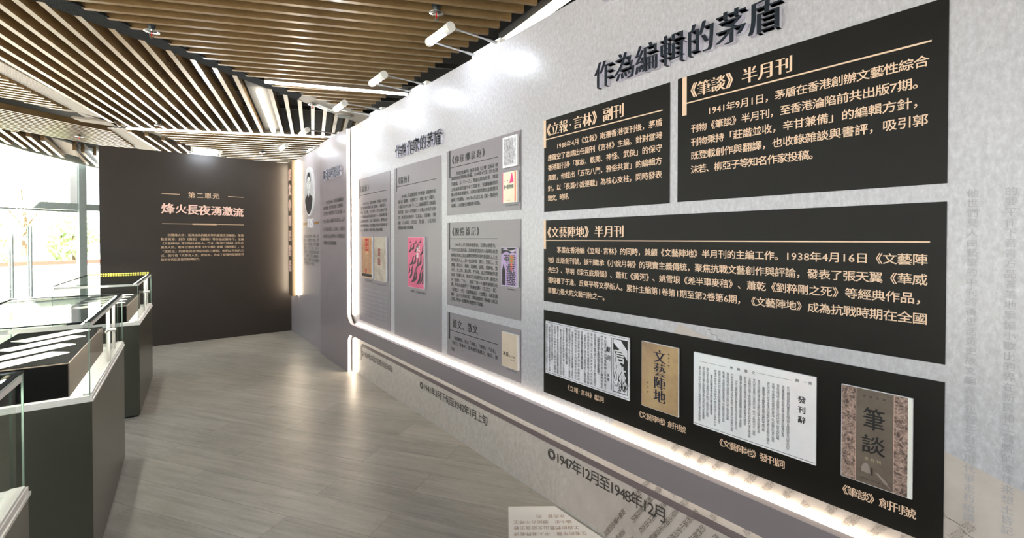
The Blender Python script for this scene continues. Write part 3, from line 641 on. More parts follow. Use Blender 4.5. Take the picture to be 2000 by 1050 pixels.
# ------------------------------------------------------------------ mounted reproductions
def board(label, y0, y1, z0, z1, thick, mat, group, cat='reproduction', name='mounted_cover'):
    m_ = MB(); rect(m_, WP, -y0, -y1, z0, z1, .0048, thick); o = m_.build(name, M['acrylic'], bevel=.001)
    tag(o, label, cat, group)
    m_ = MB(); rect(m_, WP, -y0 + .0015, -y1 - .0015, z0 + .0015, z1 - .0015, thick, thick + .0006); m_.build('cover_print', mat, o)
    return o, thick + .0007
RP = 'mounted reproductions on the black panel'; CV = 'mounted covers on the mauve panels'
M['newsprint'] = paper_mat('grey_newsprint', [(.35, (206, 202, 210)), (.6, (238, 236, 244))], 9)
M['tancover'] = paper_mat('stained_tan_cover', [(.3, (132, 106, 84)), (.5, (186, 154, 112)), (.7, (206, 178, 136))], 7, extra=(3.1, (146, 116, 104), .35, (204, 172, 122)))
M['palepage'] = paper_mat('pale_page', [(.3, (226, 230, 236)), (.6, (246, 246, 248))], 6, extra=(2.4, (244, 218, 222), .3, (240, 246, 250)))
M['taupecover'] = paper_mat('taupe_cover', [(.3, (98, 84, 76)), (.6, (116, 103, 92))], 14, (1, 1, 1))
def woodcut():
    t = NT('woodcut_band_print'); v = t.coords((1, 1, 1)); n = t.noise(v, 60, 6, .62)
    w = t.n('ShaderNodeTexVoronoi'); w.feature = 'DISTANCE_TO_EDGE'; w.inputs['Scale'].default_value = 95
    ad = t.n('ShaderNodeVectorMath', operation='ADD'); sc = t.n('ShaderNodeVectorMath', operation='SCALE'); sc.inputs['Scale'].default_value = .06
    nn = t.n('ShaderNodeTexNoise'); nn.inputs['Scale'].default_value = 20; t.l(v, nn.inputs['Vector']); t.l(nn.outputs['Color'], sc.inputs[0]); t.l(v, ad.inputs[0]); t.l(sc.outputs[0], ad.inputs[1]); t.l(ad.outputs[0], w.inputs['Vector'])
    c = t.mix(.5, t.ramp(w.outputs['Distance'], [(.03, srgb(190, 160, 146)), (.16, srgb(92, 74, 68))]), t.ramp(n, [(.44, srgb(84, 68, 63)), (.54, srgb(180, 152, 140))]))
    t.l(c, t.b.inputs['Base Color']); t.b.inputs['Roughness'].default_value = .4; return t.m
M['woodcut'] = woodcut()
# newspaper dedication
o, h = board('grey newspaper clipping, leftmost reproduction on the lowest black panel', 1.652, 1.147, .637, .895, .012, M['newsprint'], RP)
mb = MB()
for k in range(20):
    u = -1.642 + k * .0195; n_ = 19 - (k * 5) % 4
    column(mb, WP, ''.join(SRC[(k * 23 + i * 7) % len(SRC)] for i in range(n_)), u, .882 - (k % 4 == 1) * .012, .650 + (k % 5 == 2) * .06, .0135, h, BOLD)
mb.build('lettering', M['inkblack'], o)
mb = MB(); column(mb, WP, '獻詞', -1.255, .845, .775, .024, h, HEAVY); column(mb, WP, '茅盾', -1.255, .725, .69, .015, h, HEAVY); build_chars(mb, M['inkblack'], o)
mb = MB(); rect(mb, WP, -1.650, -1.149, .889, .8905, h, h + .0003); rect(mb, WP, -1.650, -1.149, .6435, .645, h, h + .0003); rect(mb, WP, -1.238, -1.236, .66, .882, h, h + .0003)
for a, b, c_, d_ in ((-1.230, -1.153, .878, .881), (-1.230, -1.153, .656, .659), (-1.230, -1.2275, .656, .881), (-1.1555, -1.153, .656, .881)): rect(mb, WP, a, b, c_, d_, h, h + .0003)
mb.build('rule_line', M['inkblack'], o)
mb = MB()
mb.prism([(-1.227, .862), (-1.227, .835), (-1.205, .80), (-1.185, .77), (-1.170, .72), (-1.156, .70), (-1.156, .80), (-1.175, .82), (-1.2, .84)], h, h + .0003, WP)
for k in range(26):
    u = -1.226 + random.random() * .066; v = .66 + random.random() * .05; l = .02 + random.random() * .035; a = R(random.uniform(45, 125))
    mb.prism([(u, v), (u + .004, v), (u + l * math.cos(a), v + l * math.sin(a))], h + .0003, h + .0006, WP)
mb.prism([(-1.19, .878), (-1.156, .878), (-1.156, .84)], h, h + .0003, WP)
mb.build('woodcut_drawing', M['inkblack'], o)
mb = MB(); put(mb, WP, '言', -1.194, .812, .062, .066, h + .0008, HEAVY); put(mb, WP, '林', -1.192, .738, .062, .066, h + .0008, HEAVY); build_chars(mb, plain('pale_block_ink', (226, 224, 228), .5), o)
mb = MB(); put(mb, WP, '言', -1.1955, .812, .062, .066, h + .0006, HEAVY); put(mb, WP, '林', -1.1935, .738, .062, .066, h + .0006, HEAVY); build_chars(mb, M['inkblack'], o)
# literary magazine first issue, tan
o, h = board('tan magazine cover with four large vertical characters on the lowest black panel', 1.0875, .9255, .638, .8955, .012, M['tancover'], RP)
mb = MB(); column(mb, WP, '文藝陣地', -1.005, .872, .668, .054, h, SONG, res=3); build_chars(mb, plain('navy_ink', (24, 24, 46), .5), o)
mb = MB(); column(mb, WP, '茅盾主編', -.966, .871, .815, .008, h, BOLD); column(mb, WP, '創刊號', -1.058, .745, .69, .008, h, BOLD); mb.build('lettering', M['inkblack'], o)
# foreword page
o, h = board('pale foreword page with vertical text columns, widest pale reproduction at lower right', .866, .482, .634, .895, .012, M['palepage'], RP)
mb = MB()
for k in range(21):
    u = -.842 + k * .0143; top = .848 - (k % 6 == 3) * .02
    column(mb, WP, ''.join(SRC[(k * 19 + i * 7 + 3) % len(SRC)] for i in range(26 - (k % 5))), u, top, .652 + (k % 4) * .012, .0088, h, REG)
for k, (s, u, v) in enumerate((('文', -.659, .867), ('藝', -.682, .867), ('陣', -.706, .867), ('地', -.730, .867), ('第', -.4975, .873), ('一', -.512, .873), ('期', -.532, .873))): put(mb, WP, s, u, v, .010, .010, h, BOLD)
mb.build('lettering', plain('blue_black_ink', (34, 34, 56), .5), o)
mb = MB(); column(mb, WP, '發刊辭', -.519, .833, .742, .022, h, HEAVY, res=3); build_chars(mb, M['inkblack'], o)
mb = MB(); rect(mb, WP, -.842, -.745, .8655, .8662, h, h + .0003); rect(mb, WP, -.65, -.548, .8695, .8702, h, h + .0003); rect(mb, WP, -.864, -.484, .640, .6412, h, h + .0003); mb.build('rule_line', M['inkblack'], o)
# semi-monthly first issue, taupe with woodcut bands
o, h = board('taupe magazine cover with brush title and woodcut side bands, rightmost reproduction', .420, .2665, .6315, .892, .012, M['taupecover'], RP)
mb = MB(); rect(mb, WP, -.4185, -.386, .633, .8905, h, h + .0003); rect(mb, WP, -.304, -.276, .633, .8905, h, h + .0003); mb.build('woodcut_band', M['woodcut'], o)
mb = MB(); rect(mb, WP, -.276, -.268, .633, .8905, h, h + .0003); mb.build('pale_spine_edge', M['wgrey'], o)
mb = MB(); rect(mb, WP, -.3865, -.3855, .633, .8905, h + .0003, h + .0005); rect(mb, WP, -.3045, -.3035, .633, .8905, h + .0003, h + .0005); mb.build('band_line', plain('pink_line', (216, 180, 164), .5), o)
mb = MB(); put(mb, WP, '筆', -.346, .812, .050, .064, h, BRUSH, res=3); put(mb, WP, '談', -.347, .742, .054, .054, h, BRUSH, res=3); build_chars(mb, M['inkblack'], o)
mb = MB(); rect(mb, WP, -.3505, -.3475, .661, .681, h, h + .0004); mb.build('numeral', M['inkblack'], o)
mb = MB(); row(mb, WP, '茅盾主編', -.371, -.321, .872, .007, h, BOLD); row(mb, WP, '中華民國三十年九月一日出版', -.378, -.312, .646, .005, h, REG); mb.build('lettering', plain('dark_brown_ink', (52, 40, 36), .5), o)
mb = MB(); row(mb, WP, '半月刊', -.366, -.330, .702, .010, h, SONG); mb.build('lettering', plain('pale_green_ink', (176, 166, 132), .5), o)
mb = MB(); mb.prism([(-.373, .664), (-.372, .678), (-.367, .688), (-.360, .690), (-.355, .683), (-.353, .664)], h - .0003, h + .0001, WP); mb.prism([(-.343, .672), (-.335, .671), (-.318, .655), (-.310, .640), (-.322, .648)], h - .0003, h + .0001, WP); mb.build('pale_motif', plain('pale_grey_print', (150, 136, 128), .5), o)
# two covers on the first mauve panel
M['oldnews'] = paper_mat('tan_newsprint', [(.35, (190, 140, 104)), (.65, (216, 174, 136))], 12)
o, h = board('tan newspaper cover with a red title block, left of two on the narrow panel', 4.172, 3.919, .945, 1.318, .02, M['oldnews'], CV)
mb = MB()
for k in range(15):
    if 4 < k < 10: column(mb, WP, ''.join(SRC[(k * 29 + i * 5) % len(SRC)] for i in range(14)), -4.155 + k * .0155, 1.16, .99, .0125, h, REG)
    else: column(mb, WP, ''.join(SRC[(k * 29 + i * 5) % len(SRC)] for i in range(26)), -4.155 + k * .0155, 1.30, .99, .0125, h, REG)
mb.build('lettering', plain('sepia_ink', (104, 66, 44), .5), o)
mb = MB(); rect(mb, WP, -4.085, -3.995, 1.19, 1.305, h, h + .0004); mb.prism(ellipse(-4.06, 1.01, .02, .022, 16), h, h + .0003, WP); mb.build('red_block', plain('red_print', (178, 40, 34), .45), o)
mb = MB(); row(mb, WP, '生大', -4.08, -4.0, 1.27, .036, h + .0006, HEAVY); row(mb, WP, '活眾', -4.08, -4.0, 1.222, .036, h + .0006, HEAVY); build_chars(mb, M['oldnews'], o)
mb = MB(); rect(mb, WP, -4.168, -3.923, .958, .985, h, h + .0004); mb.build('black_strip', M['inkblack'], o)
M['greycover'] = paper_mat('speckled_grey_cover', [(.3, (146, 132, 118)), (.6, (190, 178, 164))], 10)
o, h = board('speckled grey cover with a red vertical title, right of two on the narrow panel', 3.867, 3.607, .94, 1.318, .02, M['greycover'], CV)
mb = MB(); put(mb, WP, '腐', -3.752, 1.185, .062, .075, h, HEAVY); put(mb, WP, '蝕', -3.752, 1.105, .062, .075, h, HEAVY); build_chars(mb, plain('dark_red_print', (132, 34, 34), .5), o)
mb = MB(); column(mb, WP, '茅盾著', -3.752, 1.05, .985, .018, h, BOLD); mb.build('lettering', M['inkblack'], o)
# pink cover
M['pinkcover'] = paper_mat('pink_cover', [(.3, (204, 76, 122)), (.7, (222, 100, 138))], 3)
o, h = board('bright pink cover with black flame strokes on the second mauve panel', 3.194, 2.931, .938, 1.3135, .02, M['pinkcover'], CV)
mb = MB()
for (u, v, l, a, w) in [(.02,.06,.15,64,.016),(.055,.03,.17,60,.018),(.10,.04,.14,66,.014),(.14,.02,.18,62,.018),(.19,.03,.16,68,.016),(.225,.03,.12,72,.014),(.03,.16,.13,52,.016),(.085,.17,.12,58,.016),(.13,.14,.12,64,.014),(.175,.16,.13,66,.016),(.215,.14,.13,70,.014),(.015,.26,.10,55,.016),(.06,.28,.10,48,.016),(.105,.26,.11,50,.018),(.15,.29,.08,54,.012),(.20,.24,.12,58,.014),(.008,.10,.09,75,.012),(.12,.33,.05,42,.012),(.03,.335,.05,30,.01),(.19,.335,.05,40,.01)]:
    pts = []; a0 = R(a - 14)
    for s in (1, -1):
        for q_ in ([0, .15, .35, .6, .85, 1] if s > 0 else [.85, .6, .35, .15]):
            cx_ = u + l * q_ * math.cos(a0) + .018 * math.sin(q_ * 5.5); cy_ = v + l * q_ * math.sin(a0)
            ww = 1.7 * w * math.sin(math.pi * min(1, .08 + q_ * .95)) * .5
            pts.append((-3.194 + min(.258, max(.005, cx_ - s * ww * math.sin(a0))), .938 + min(.37, max(.005, cy_ + s * ww * math.cos(a0)))))
    mb.prism(pts, h, h + .0003, WP)
mb.build('flame_strokes', plain('charcoal_print', (58, 44, 52), .5), o)
mb = MB(); column(mb, WP, '茅盾', -3.03, 1.24, 1.16, .036, h + .0005, HEAVY); column(mb, WP, '鍛煉', -3.002, 1.25, 1.20, .022, h + .0005, BOLD); build_chars(mb, M['white'], o)
# grey scanned page and cream book
M['scan'] = paper_mat('speckled_scan', [(.36, (150, 146, 160)), (.52, (226, 224, 232))], 60, (1, 1.6, 1))
o, h = board('small white-framed grey scan, upper of two stacked boards on the upper panel', 1.995, 1.866, 1.69, 1.8565, .02, M['acrylic'], CV)
mb = MB(); rect(mb, WP, -1.985, -1.876, 1.70, 1.848, h, h + .0003); mb.build('scan_print', M['scan'], o)
mb = MB(); column(mb, WP, '你往哪裏跑', -1.893, 1.79, 1.74, .009, h + .0005, BOLD)
for k in range(10): column(mb, WP, ''.join(SRC[(k * 9 + i) % len(SRC)] for i in range(18)), -1.978 + k * .008, 1.842, 1.706, .0072, h + .0005, (0, [(0, 0)]))
mb.build('lettering', M['inkblack'], o)
M['cream'] = paper_mat('cream_cover', [(.3, (232, 222, 196)), (.7, (242, 234, 212))], 5)
o, h = board('cream book cover with pink rock drawing, lower of two stacked boards on the upper panel', 1.995, 1.866, 1.4965, 1.665, .02, M['cream'], CV)
mb = MB(); mb.prism([(-1.942, 1.603), (-1.93, 1.608), (-1.922, 1.628), (-1.915, 1.652), (-1.908, 1.658), (-1.905, 1.64), (-1.898, 1.622), (-1.897, 1.604)], h, h + .0003, WP); rect(mb, WP, -1.9935, -1.989, 1.499, 1.663, h, h + .0003); mb.build('pink_drawing', plain('hot_pink_print', (232, 50, 130), .45), o)
mb = MB(); rect(mb, WP, -1.888, -1.877, 1.499, 1.663, h, h + .0003); row(mb, WP, '亞洲圖書社', -1.96, -1.925, 1.509, .006, h, REG); mb.build('spine_band', plain('coral_print', (240, 118, 92), .45), o)
mb = MB(); row(mb, WP, '第一階段的故事', -1.98, -1.897, 1.583, .0125, h, HEAVY, sv=.026); row(mb, WP, '茅盾', -1.975, -1.945, 1.617, .008, h, BOLD); build_chars(mb, plain('dark_green_ink', (40, 60, 48), .5), o)
# purple cover
M['purple'] = paper_mat('purple_cover', [(.3, (150, 122, 176)), (.7, (186, 160, 204))], 8)
o, h = board('dark and purple cover with an orange vertical title on the middle mauve panel', 2.008, 1.866, 1.042, 1.2545, .02, M['purple'], CV)
mb = MB()
mb.prism([(-2.006, 1.252), (-1.878, 1.252), (-1.878, 1.222), (-1.9, 1.228), (-1.93, 1.222), (-1.96, 1.232), (-2.006, 1.215)], h, h + .0003, WP)
for k in range(17):
    for j in range(10):
        if random.random() < .12 or (j < 2 and k < 13): continue
        u = -1.978 + j * .0105 + (k % 2) * .005; v = 1.05 + k * .0098
        if u > -1.884: continue
        rect(mb, WP, u, u + .0098 * random.uniform(.7, 1.1), v, v + .0066, h, h + .0003)
mb.prism([(-1.998, 1.046), (-1.997, 1.13), (-1.99, 1.15), (-1.985, 1.165), (-1.98, 1.15), (-1.972, 1.13), (-1.968, 1.046)], h + .0003, h + .0006, WP)
mb.build('tower_drawing', plain('near_black_print', (38, 34, 38), .5), o)
mb = MB(); rect(mb, WP, -1.934, -1.893, 1.17, 1.212, h + .0003, h + .0005); mb.build('olive_patch', plain('olive_print', (138, 138, 104), .5), o)
mb = MB(); column(mb, WP, '脫險雜記', -1.914, 1.215, 1.128, .019, h + .0008, HEAVY); column(mb, WP, '茅盾著', -1.898, 1.212, 1.182, .009, h + .0008, BOLD); build_chars(mb, plain('orange_print', (244, 112, 44), .5), o)
mb = MB(); mb.prism([(-1.995, 1.244), (-1.96, 1.249), (-1.93, 1.236), (-1.9, 1.24), (-1.88, 1.247), (-1.878, 1.236), (-1.91, 1.228), (-1.94, 1.238)], h + .0004, h + .0006, WP); mb.build('pale_ridge', plain('lilac_print', (196, 184, 204), .5), o)
# beige cover
M['beigecover'] = paper_mat('beige_cover', [(.3, (206, 186, 166)), (.7, (224, 206, 188))], 4)
o, h = board('plain beige cover with a small brush title on the lowest mauve panel', 2.004, 1.862, .597, .787, .02, M['beigecover'], CV)
mb = MB(); row(mb, WP, '茅盾', -1.99, -1.94, .668, .024, h, HEAVY); row(mb, WP, '香港文輯', -1.938, -1.885, .662, .012, h, BOLD); row(mb, WP, '1938–1948', -1.928, -1.888, .645, .009, h, REG); build_chars(mb, M['inkblack'], o)

# ------------------------------------------------------------------ raised titles on the grey partition
big = empty('raised_title', (0, 0, 0), 0, 'large raised dark seven-character title above the black panels', 'title', 'raised titles on the partition')
for ch, u in zip('作為編輯的茅盾', (-1.277, -1.167, -1.063, -.953, -.841, -.734, -.627)):
    raised('character', WP, ch, u, 2.003, .106, .122, .001, .022, [M['slate'], M['lav']], big)
sm = empty('raised_title', (0, 0, 0), 0, 'smaller raised seven-character title above the mauve panels', 'title', 'raised titles on the partition')
for k, ch in enumerate('作為作家的茅盾'):
    raised('character', WP, ch, -3.362 + k * .1065, 1.990, .104, .112, .001, .022, [M['slate'], M['lav']], sm)
tp = empty('raised_title', (0, 0, 0), 0, 'raised dark character at the top edge, mostly cut off by the photo', 'title')
raised('character', WP, '茅', -1.222, 2.362, .13, .13, .001, .022, [M['slate'], M['lav']], tp)

# ------------------------------------------------------------------ lettering on the end partition
mb = MB()
for a, b, z, w in ((.063, .242, 1.8535, .007), (.755, .931, 1.857, .007), (.067, .931, 1.488, .006), (.37, .626, 1.487, .018)): rect(mb, EP, a, b, z - w / 2, z + w / 2, .0004, .003)
mb.build('rule_line', M['gold'], we)
text('heading', EP, [('第二單元', .325, .660, 1.851, .078)], M['gold'], we, .001, REG)
et = empty('raised_title', (0, 0, 0), 0, 'raised blush brush-style title on the dark end partition', 'title')
for ch, u, v, s in (('烽', .125, 1.672, .135), ('火', .255, 1.672, .12), ('長', .372, 1.666, .135), ('夜', .497, 1.664, .135), ('湧', .625, 1.662, .125), ('激', .748, 1.662, .128), ('流', .868, 1.650, .125)):
    raised('character', EP, ch, u, v, s, s, .0005, .014, [M['pinkwhite'], M['pinkwhite']], et, HEAVY)
ET = ['抗戰烽火中，香港成為抗戰文學的重要交流樞紐。茅盾', '數度寓港，創作《腐蝕》《鍛煉》等作品記錄時代，主編', '《文藝陣地》等刊物扶掖新人。巴金《激流三部曲》亦在此', '廣為人知，晚年巴金在香港《大公報》連載《隨想錄》，以', '「講真話」的勇氣完成世紀的良心拷問。他們以不同的方', '式，踐行着「文學為人生」的信念，完成了從戰時記錄者到', '和平年代反思者的精神接力。']
text('text_line', EP, [(s, .118 if k == 0 else .05, .93 if k < 6 else .47, 1.347 - k * .0505, .034) for k, s in enumerate(ET)], M['gold'], we, .001, REG)

# ------------------------------------------------------------------ picture lights
def picture_light(name, y0, y1, label, group, P0=None, rot=0, z=2.415):
    o = empty(name, (X, (y0 + y1) / 2, 2.4) if P0 is None else P0, rot, label, 'lamp', group)
    L = abs(y1 - y0) if P0 is None else y1
    m_ = MB(); m_.tube((-.305, -L / 2 + .035, .012), (-.305, L / 2 - .02, .012), .021, n=16); m_.build('lamp_tube', M['lamp'], o)
    m_ = MB(); m_.tube((-.305, -L / 2 - .012, .012), (-.305, -L / 2 + .035, .012), .026, n=16); m_.tube((-.305, L / 2 - .02, .012), (-.305, L / 2 + .006, .012), .024, n=16); m_.build('end_cap', M['white'], o)
    for s in (-1, 1):
        m_ = MB(); m_.tube((-.29, s * (L / 2 - .005), .015), (-.03, s * (L / 2 - .005), .015), .0055, n=8); m_.build('arm', M['grey_metal'], o)
        m_ = MB(); m_.tube((-.06, s * (L / 2 - .005), .015), (.01, s * (L / 2 - .005), .013), .009, n=8); m_.box((.002, s * (L / 2 - .005) - .008, -.002), (.018, s * (L / 2 - .005) + .008, .02)); m_.build('arm_joint', M['grey_metal'], o)
    m_ = MB(); m_.box((.0, -L / 2 - .03, 0), (.06, L / 2 + .03, .032)); m_.build('mount_box', M['white'], o)
    return o
PLG = 'picture lights along the partition top'
for (a, b, lb) in ((2.075, 2.305, 'nearest picture light on two arms, left of the cut-off title character'), (2.954, 3.17, 'second nearest picture light on two arms along the partition top'), (3.767, 3.998, 'third picture light on two arms, above the narrow mauve text panel'), (4.92, 5.181, 'fourth picture light on two arms, above the upright mauve frame panel'), (5.852, 6.161, 'farthest picture light on two arms, above the oval portrait')):
    picture_light('picture_light', a, b, lb, PLG)
e_ = picture_light('picture_light', 0, .30, 'picture light over the dark end partition', PLG, P0=(.5, YE, 2.37), rot=R(90), z=2.4)

# ------------------------------------------------------------------ ceiling fittings
def line_led(label, a, b, w=.032, h=.02, z=2.893, mat='ceil_led'):
    o = empty('ceiling_light', (*[(a[i] + b[i]) / 2 for i in (0, 1)], z), 0, label, 'ceiling light', 'linear ceiling lights')
    c = Vector(o.location); A = Vector((*a, z)) - c; B = Vector((*b, z)) - c
    m_ = MB(); m_.bar(A, B, w, h); m_.build('diffuser', M[mat], o)
    m_ = MB(); m_.bar(A + Vector((0, 0, h / 2 + .03)), B + Vector((0, 0, h / 2 + .03)), w + .01, .06); m_.build('housing', M['grey_metal'], o)
    return o
line_led('straight light line among the slats, ending above the mauve text panels', (.885, 5.17), (2.2, 4.64))
line_led('long light line between slat fields, above the dark end partition', (-.31, 8.58), (2.3, 7.26))
line_led('ceiling light line along the partition top at upper centre', (1.77, -1.0), (2.235, 2.95), w=.07)
o = empty('ceiling_light', (1.15, 6.56, 2.93), 0, 'short bright light in a grey tray between two diagonal slats', 'ceiling light', 'linear ceiling lights')
d_ = Vector((math.sin(R(14.5)), math.cos(R(14.5)), 0))
m_ = MB(); m_.bar(-d_ * 1.0 + Vector((0, 0, -.02)), d_ * 1.0 + Vector((0, 0, -.02)), .055, .03); m_.build('diffuser', M['ceil_led'], o)
m_ = MB(); m_.bar(-d_ * 1.2 + Vector((0, 0, .035)), d_ * 1.2 + Vector((0, 0, .035)), .235, .03); m_.build('tray', M['tray'], o)
def sprinkler(x, y, label, drop=.0):
    o = empty('sprinkler', (x, y, 2.9 - drop), 0, label, 'sprinkler', 'ceiling sprinklers')
    m_ = MB(); m_.lathe((0, 0, 0), [(.012, .15), (.03, .1), (.034, .04), (.02, .0), (.012, -.02)], 14); m_.build('fitting', M['dark_metal'], o, True)
    m_ = MB(); m_.lathe((0, 0, 0), [(.01, -.026), (.05, -.02), (.052, -.017), (.01, -.012)], 18); m_.build('deflector_plate', M['chrome'], o, True)
    m_ = MB(); m_.tube((-.012, 0, -.02), (-.012, 0, -.062), .003, n=6); m_.tube((.012, 0, -.02), (.012, 0, -.062), .003, n=6); m_.tube((0, 0, -.06), (0, 0, -.066), .015, n=12); m_.build('yoke', M['chrome'], o)
    m_ = MB(); m_.tube((0, 0, -.022), (0, 0, -.06), .004, n=8); m_.build('bulb', M['red'], o)
sprinkler(1.56, 2.83, 'sprinkler above the nearest picture light')
sprinkler(-.01, 4.43, 'sprinkler beside the dark mesh strip at upper left')
sprinkler(1.47, 5.66, 'sprinkler beside the white plate on the pale ceiling board')
sprinkler(1.55, 9.35, 'sprinkler above the corner of the dark end partition')
sprinkler(.05, 8.0, 'sprinkler among the diagonal slats above the end partition')
sprinkler(-.91, 9.65, 'tiny sprinkler among the fine slats by the glass wall')
o = empty('detector_plate', (1.62, 5.75, 2.889), R(35), 'white ceiling plate with a small red indicator', 'detector')
m_ = MB(); m_.box((-.13, -.05, 0), (.13, .05, .015)); m_.build('plate', M['white'], o)
m_ = MB(); m_.lathe((.02, 0, -.003), [(.006, 0), (.006, .004)], 10); m_.build('indicator', M['redled'], o)
m_ = MB(); m_.lathe((-.07, 0, -.002), [(.016, 0), (.016, .003)], 12); m_.lathe((.085, 0, -.002), [(.02, 0), (.02, .003)], 12); m_.build('sensor_ring', M['rail'], o)
o = empty('ceiling_speaker', (1.93, 5.95, 2.880), 0, 'round dark ceiling speaker on the pale board', 'speaker')
m_ = MB(); m_.lathe((0, 0, 0), [(.085, 0), (.09, .005), (.09, .025)], 28); m_.build('grille', M['dark_metal'], o, False)
m_ = MB(); m_.lathe((0, 0, .004), [(.098, 0), (.098, .018)], 28); m_.build('rim', M['plate'], o)

# ------------------------------------------------------------------ display cases
CW, CL, ZP, ZT = .46, 1.13, .672, .978
def display_case(x, y, rz, label, back_led=False):
    o = empty('display_case', (x, y, 0), rz, label, 'display case', 'glass display cases')
    m_ = MB(); m_.box((-CW, 0, .012), (0, CL, ZP)); m_.build('pedestal', M['pedestal'], o, bevel=.002)
    m_ = MB(); m_.box((-CW + .01, .01, 0), (-.01, CL - .01, .012)); m_.build('plinth', M['black'], o)
    m_ = MB(); m_.box((-CW - .004, -.004, ZP), (.004, CL + .004, ZP + .008)); 
    m_.box((-CW, 0, ZP + .008), (0, .03, ZP + .022)); m_.box((-CW, CL - .03, ZP + .008), (0, CL, ZP + .022)); m_.box((-CW, .03, ZP + .008), (-CW + .03, CL - .03, ZP + .022)); m_.box((-.03, .03, ZP + .008), (0, CL - .03, ZP + .022))
    m_.build('deck', M['white'], o)
    z0, z1 = ZP + .022, ZT - .006
    for a, b in (((-CW + .008, .006, z0), (-.008, .012, z1)), ((-CW + .008, CL - .012, z0), (-.008, CL - .006, z1)), ((-CW + .004, .012, z0), (-CW + .010, CL - .012, z1)), ((-CW + .004, .006, z1), (-.004, CL - .006, ZT)),
                 ((-.012, .014, z0 + .006), (-.007, CL * .52, z1)), ((-.022, CL * .48, z0 + .006), (-.017, CL - .014, z1))):
        m_ = MB(); m_.box(a, b); m_.build('glass_pane', M['topglass' if a[2] == z1 else 'caseglass'], o)
    m_ = MB()
    for a, b in (((-CW + .004, .003, ZT), (-.004, .013, ZT + .003)), ((-CW + .004, CL - .013, ZT), (-.004, CL - .003, ZT + .003)), ((-.016, .013, ZT), (-.004, CL - .013, ZT + .003)), ((-CW + .004, .013, ZT), (-CW + .016, CL - .013, ZT + .003))): m_.box(a, b)
    m_.build('top_trim', M['trim'], o)
    m_ = MB()
    for a, b in (((-CW + .012, .012, ZT - .022), (-.026, .022, ZT - .007)), ((-.026, .012, ZT - .022), (-.006, CL - .012, ZT - .007))): m_.box(a, b)
    m_.box((-.028, .014, ZP + .022), (-.003, CL - .014, ZP + .030)); m_.build('sliding_rail', M['white'], o)
    m_ = MB(); m_.box((-.016, CL * .50, z0 + .008), (-.004, CL * .515, ZT - .022)); m_.box((-.028, CL * .78, z0 + .008), (-.016, CL * .80, ZT - .022)); m_.build('door_profile', M['white'], o)
    for px, py in ((-.007, .007), (-CW + .007, .007), (-.007, CL - .007), (-CW + .007, CL - .007)):
        m_ = MB(); m_.box((px - .0018, py - .0018, z0), (px + .0018, py + .0018, z1)); m_.build('glass_corner', M['glassedge'], o)
    m_ = MB(); m_.tube((-.008, CL * .44, .868), (.02, CL * .44, .868), .009, n=12); m_.box((-.006, CL * .37, .864), (-.001, CL * .52, .872)); m_.tube((.02, CL * .44, .868), (.026, CL * .44, .868), .012, n=12); m_.build('lock', M['grey_metal'], o)
    m_ = MB(); m_.box((-CW + .02, .022, ZT - .018), (-.03, .028, ZT - .009)); m_.box((-.034, .03, ZT - .018), (-.028, CL - .03, ZT - .009)); m_.build('led_strip', M['case_led'], o)
    if back_led:
        m_ = MB()
        for k in range(24): m_.box((-CW + .03 + k * .0172, CL - .014, ZT + .003), (-CW + .041 + k * .0172, CL - .003, ZT + .013))
        tag(m_.build('led_dots', M['yellow_led'], o), 'yellow dotted light strip')
    return o
def block(x, y, rz, x0, x1, y0, y1, zt, label):
    o = empty('display_block', (x, y, ZP + .008), rz, label, 'display block', 'display blocks in the cases')
    h_ = zt - ZP - .008
    m_ = MB(); m_.box((x0, y0, 0), (x1, y1, h_)); m_.build('body', M['riser'], o, bevel=.002)
    m_ = MB(); m_.box((x0 + .003, y0 + .003, h_), (x1 - .003, y1 - .003, h_ + .002)); m_.build('top_panel', M['velvet'], o)
    m_ = MB(); m_.box((x0 + .004, y0 - .006, .004), (x1 - .004, y0, h_ - .004)); m_.build('front_panel', M['velvet'], o)
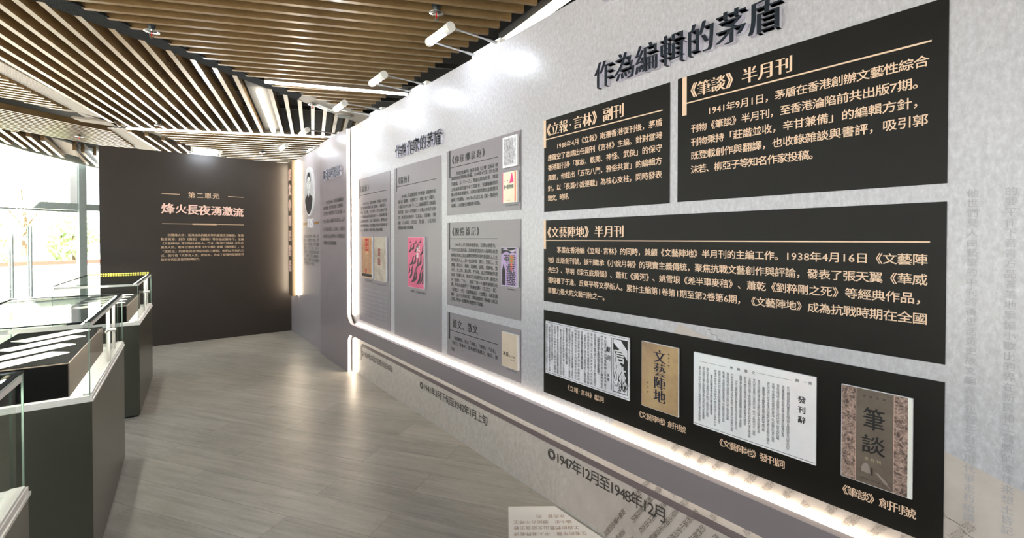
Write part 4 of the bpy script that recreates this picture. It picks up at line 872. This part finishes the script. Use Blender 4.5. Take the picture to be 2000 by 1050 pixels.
def reflection_(x, y, rz, cx, cy, L, w, ang, z, label):  # solid white strips that imitate bright reflections in the case, no real cards
    o_ = MB(); o_.box((-w / 2, -L / 2, 0), (w / 2, L / 2, .003)); o = o_.build('reflection_strip', M['wgrey'])
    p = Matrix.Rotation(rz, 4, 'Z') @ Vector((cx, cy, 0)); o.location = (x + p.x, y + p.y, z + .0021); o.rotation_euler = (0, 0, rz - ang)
    return tag(o, label, 'reflection', 'white reflection strips in the cases')
C1, C2, C3 = (-.30, .47, R(-2.6)), (-.197, 2.375, R(-2.4)), (-.097, 4.275, R(-3.5))
display_case(*C1, 'nearest glass display case, cut off at the lower left of the photo')
display_case(*C2, 'middle glass display case on a grey pedestal')
display_case(*C3, 'farthest glass display case, in front of the dark partition', True)
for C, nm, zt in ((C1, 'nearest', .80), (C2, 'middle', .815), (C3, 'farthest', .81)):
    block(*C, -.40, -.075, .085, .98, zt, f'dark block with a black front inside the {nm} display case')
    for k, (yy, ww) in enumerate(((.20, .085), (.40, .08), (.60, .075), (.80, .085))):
        reflection_(*C, -.24, yy, .31 - .02 * (k % 2), ww, R(42), zt, f'solid white reflection strip inside the {nm} display case, {("first", "second", "third", "last")[k]} from its front')
# ------------------------------------------------------------------ printed sheet on the floor
A_ = Vector((1.335, 1.719)); U_ = Vector((.794, -.608)); V_ = Vector((-.608, -.794))
mb = MB(); mb.prism([(1.335, 1.719), (1.515, 1.581), (1.515, .55), (1.0, .75), tuple(A_ + V_ * .9)], .0005, .0022, lambda a, b, h: (a, b, h))
sh = tag(mb.build('floor_sheet', M['sheet']), 'white printed sheet lying on the floor against the grey partition', 'sheet')
SP = Plane((A_.x, A_.y, .0022), (-U_.x, -U_.y, 0), (V_.x, V_.y, 0))
mb = MB()
for k in range(16):
    for i in range(22):
        u = -.035 - i * .027; v = .08 + k * .042
        p = A_ + U_ * (-u) + V_ * v
        if p.x > 1.49 or (k == 0 and i < 4) or random.random() < .05: continue
        put(mb, SP, SRC[(k * 31 + i * 7) % len(SRC)], u, v, .026, .026, .0006, REG)
mb.build('lettering', plain('pale_brown_ink', (196, 176, 164), .5), sh)
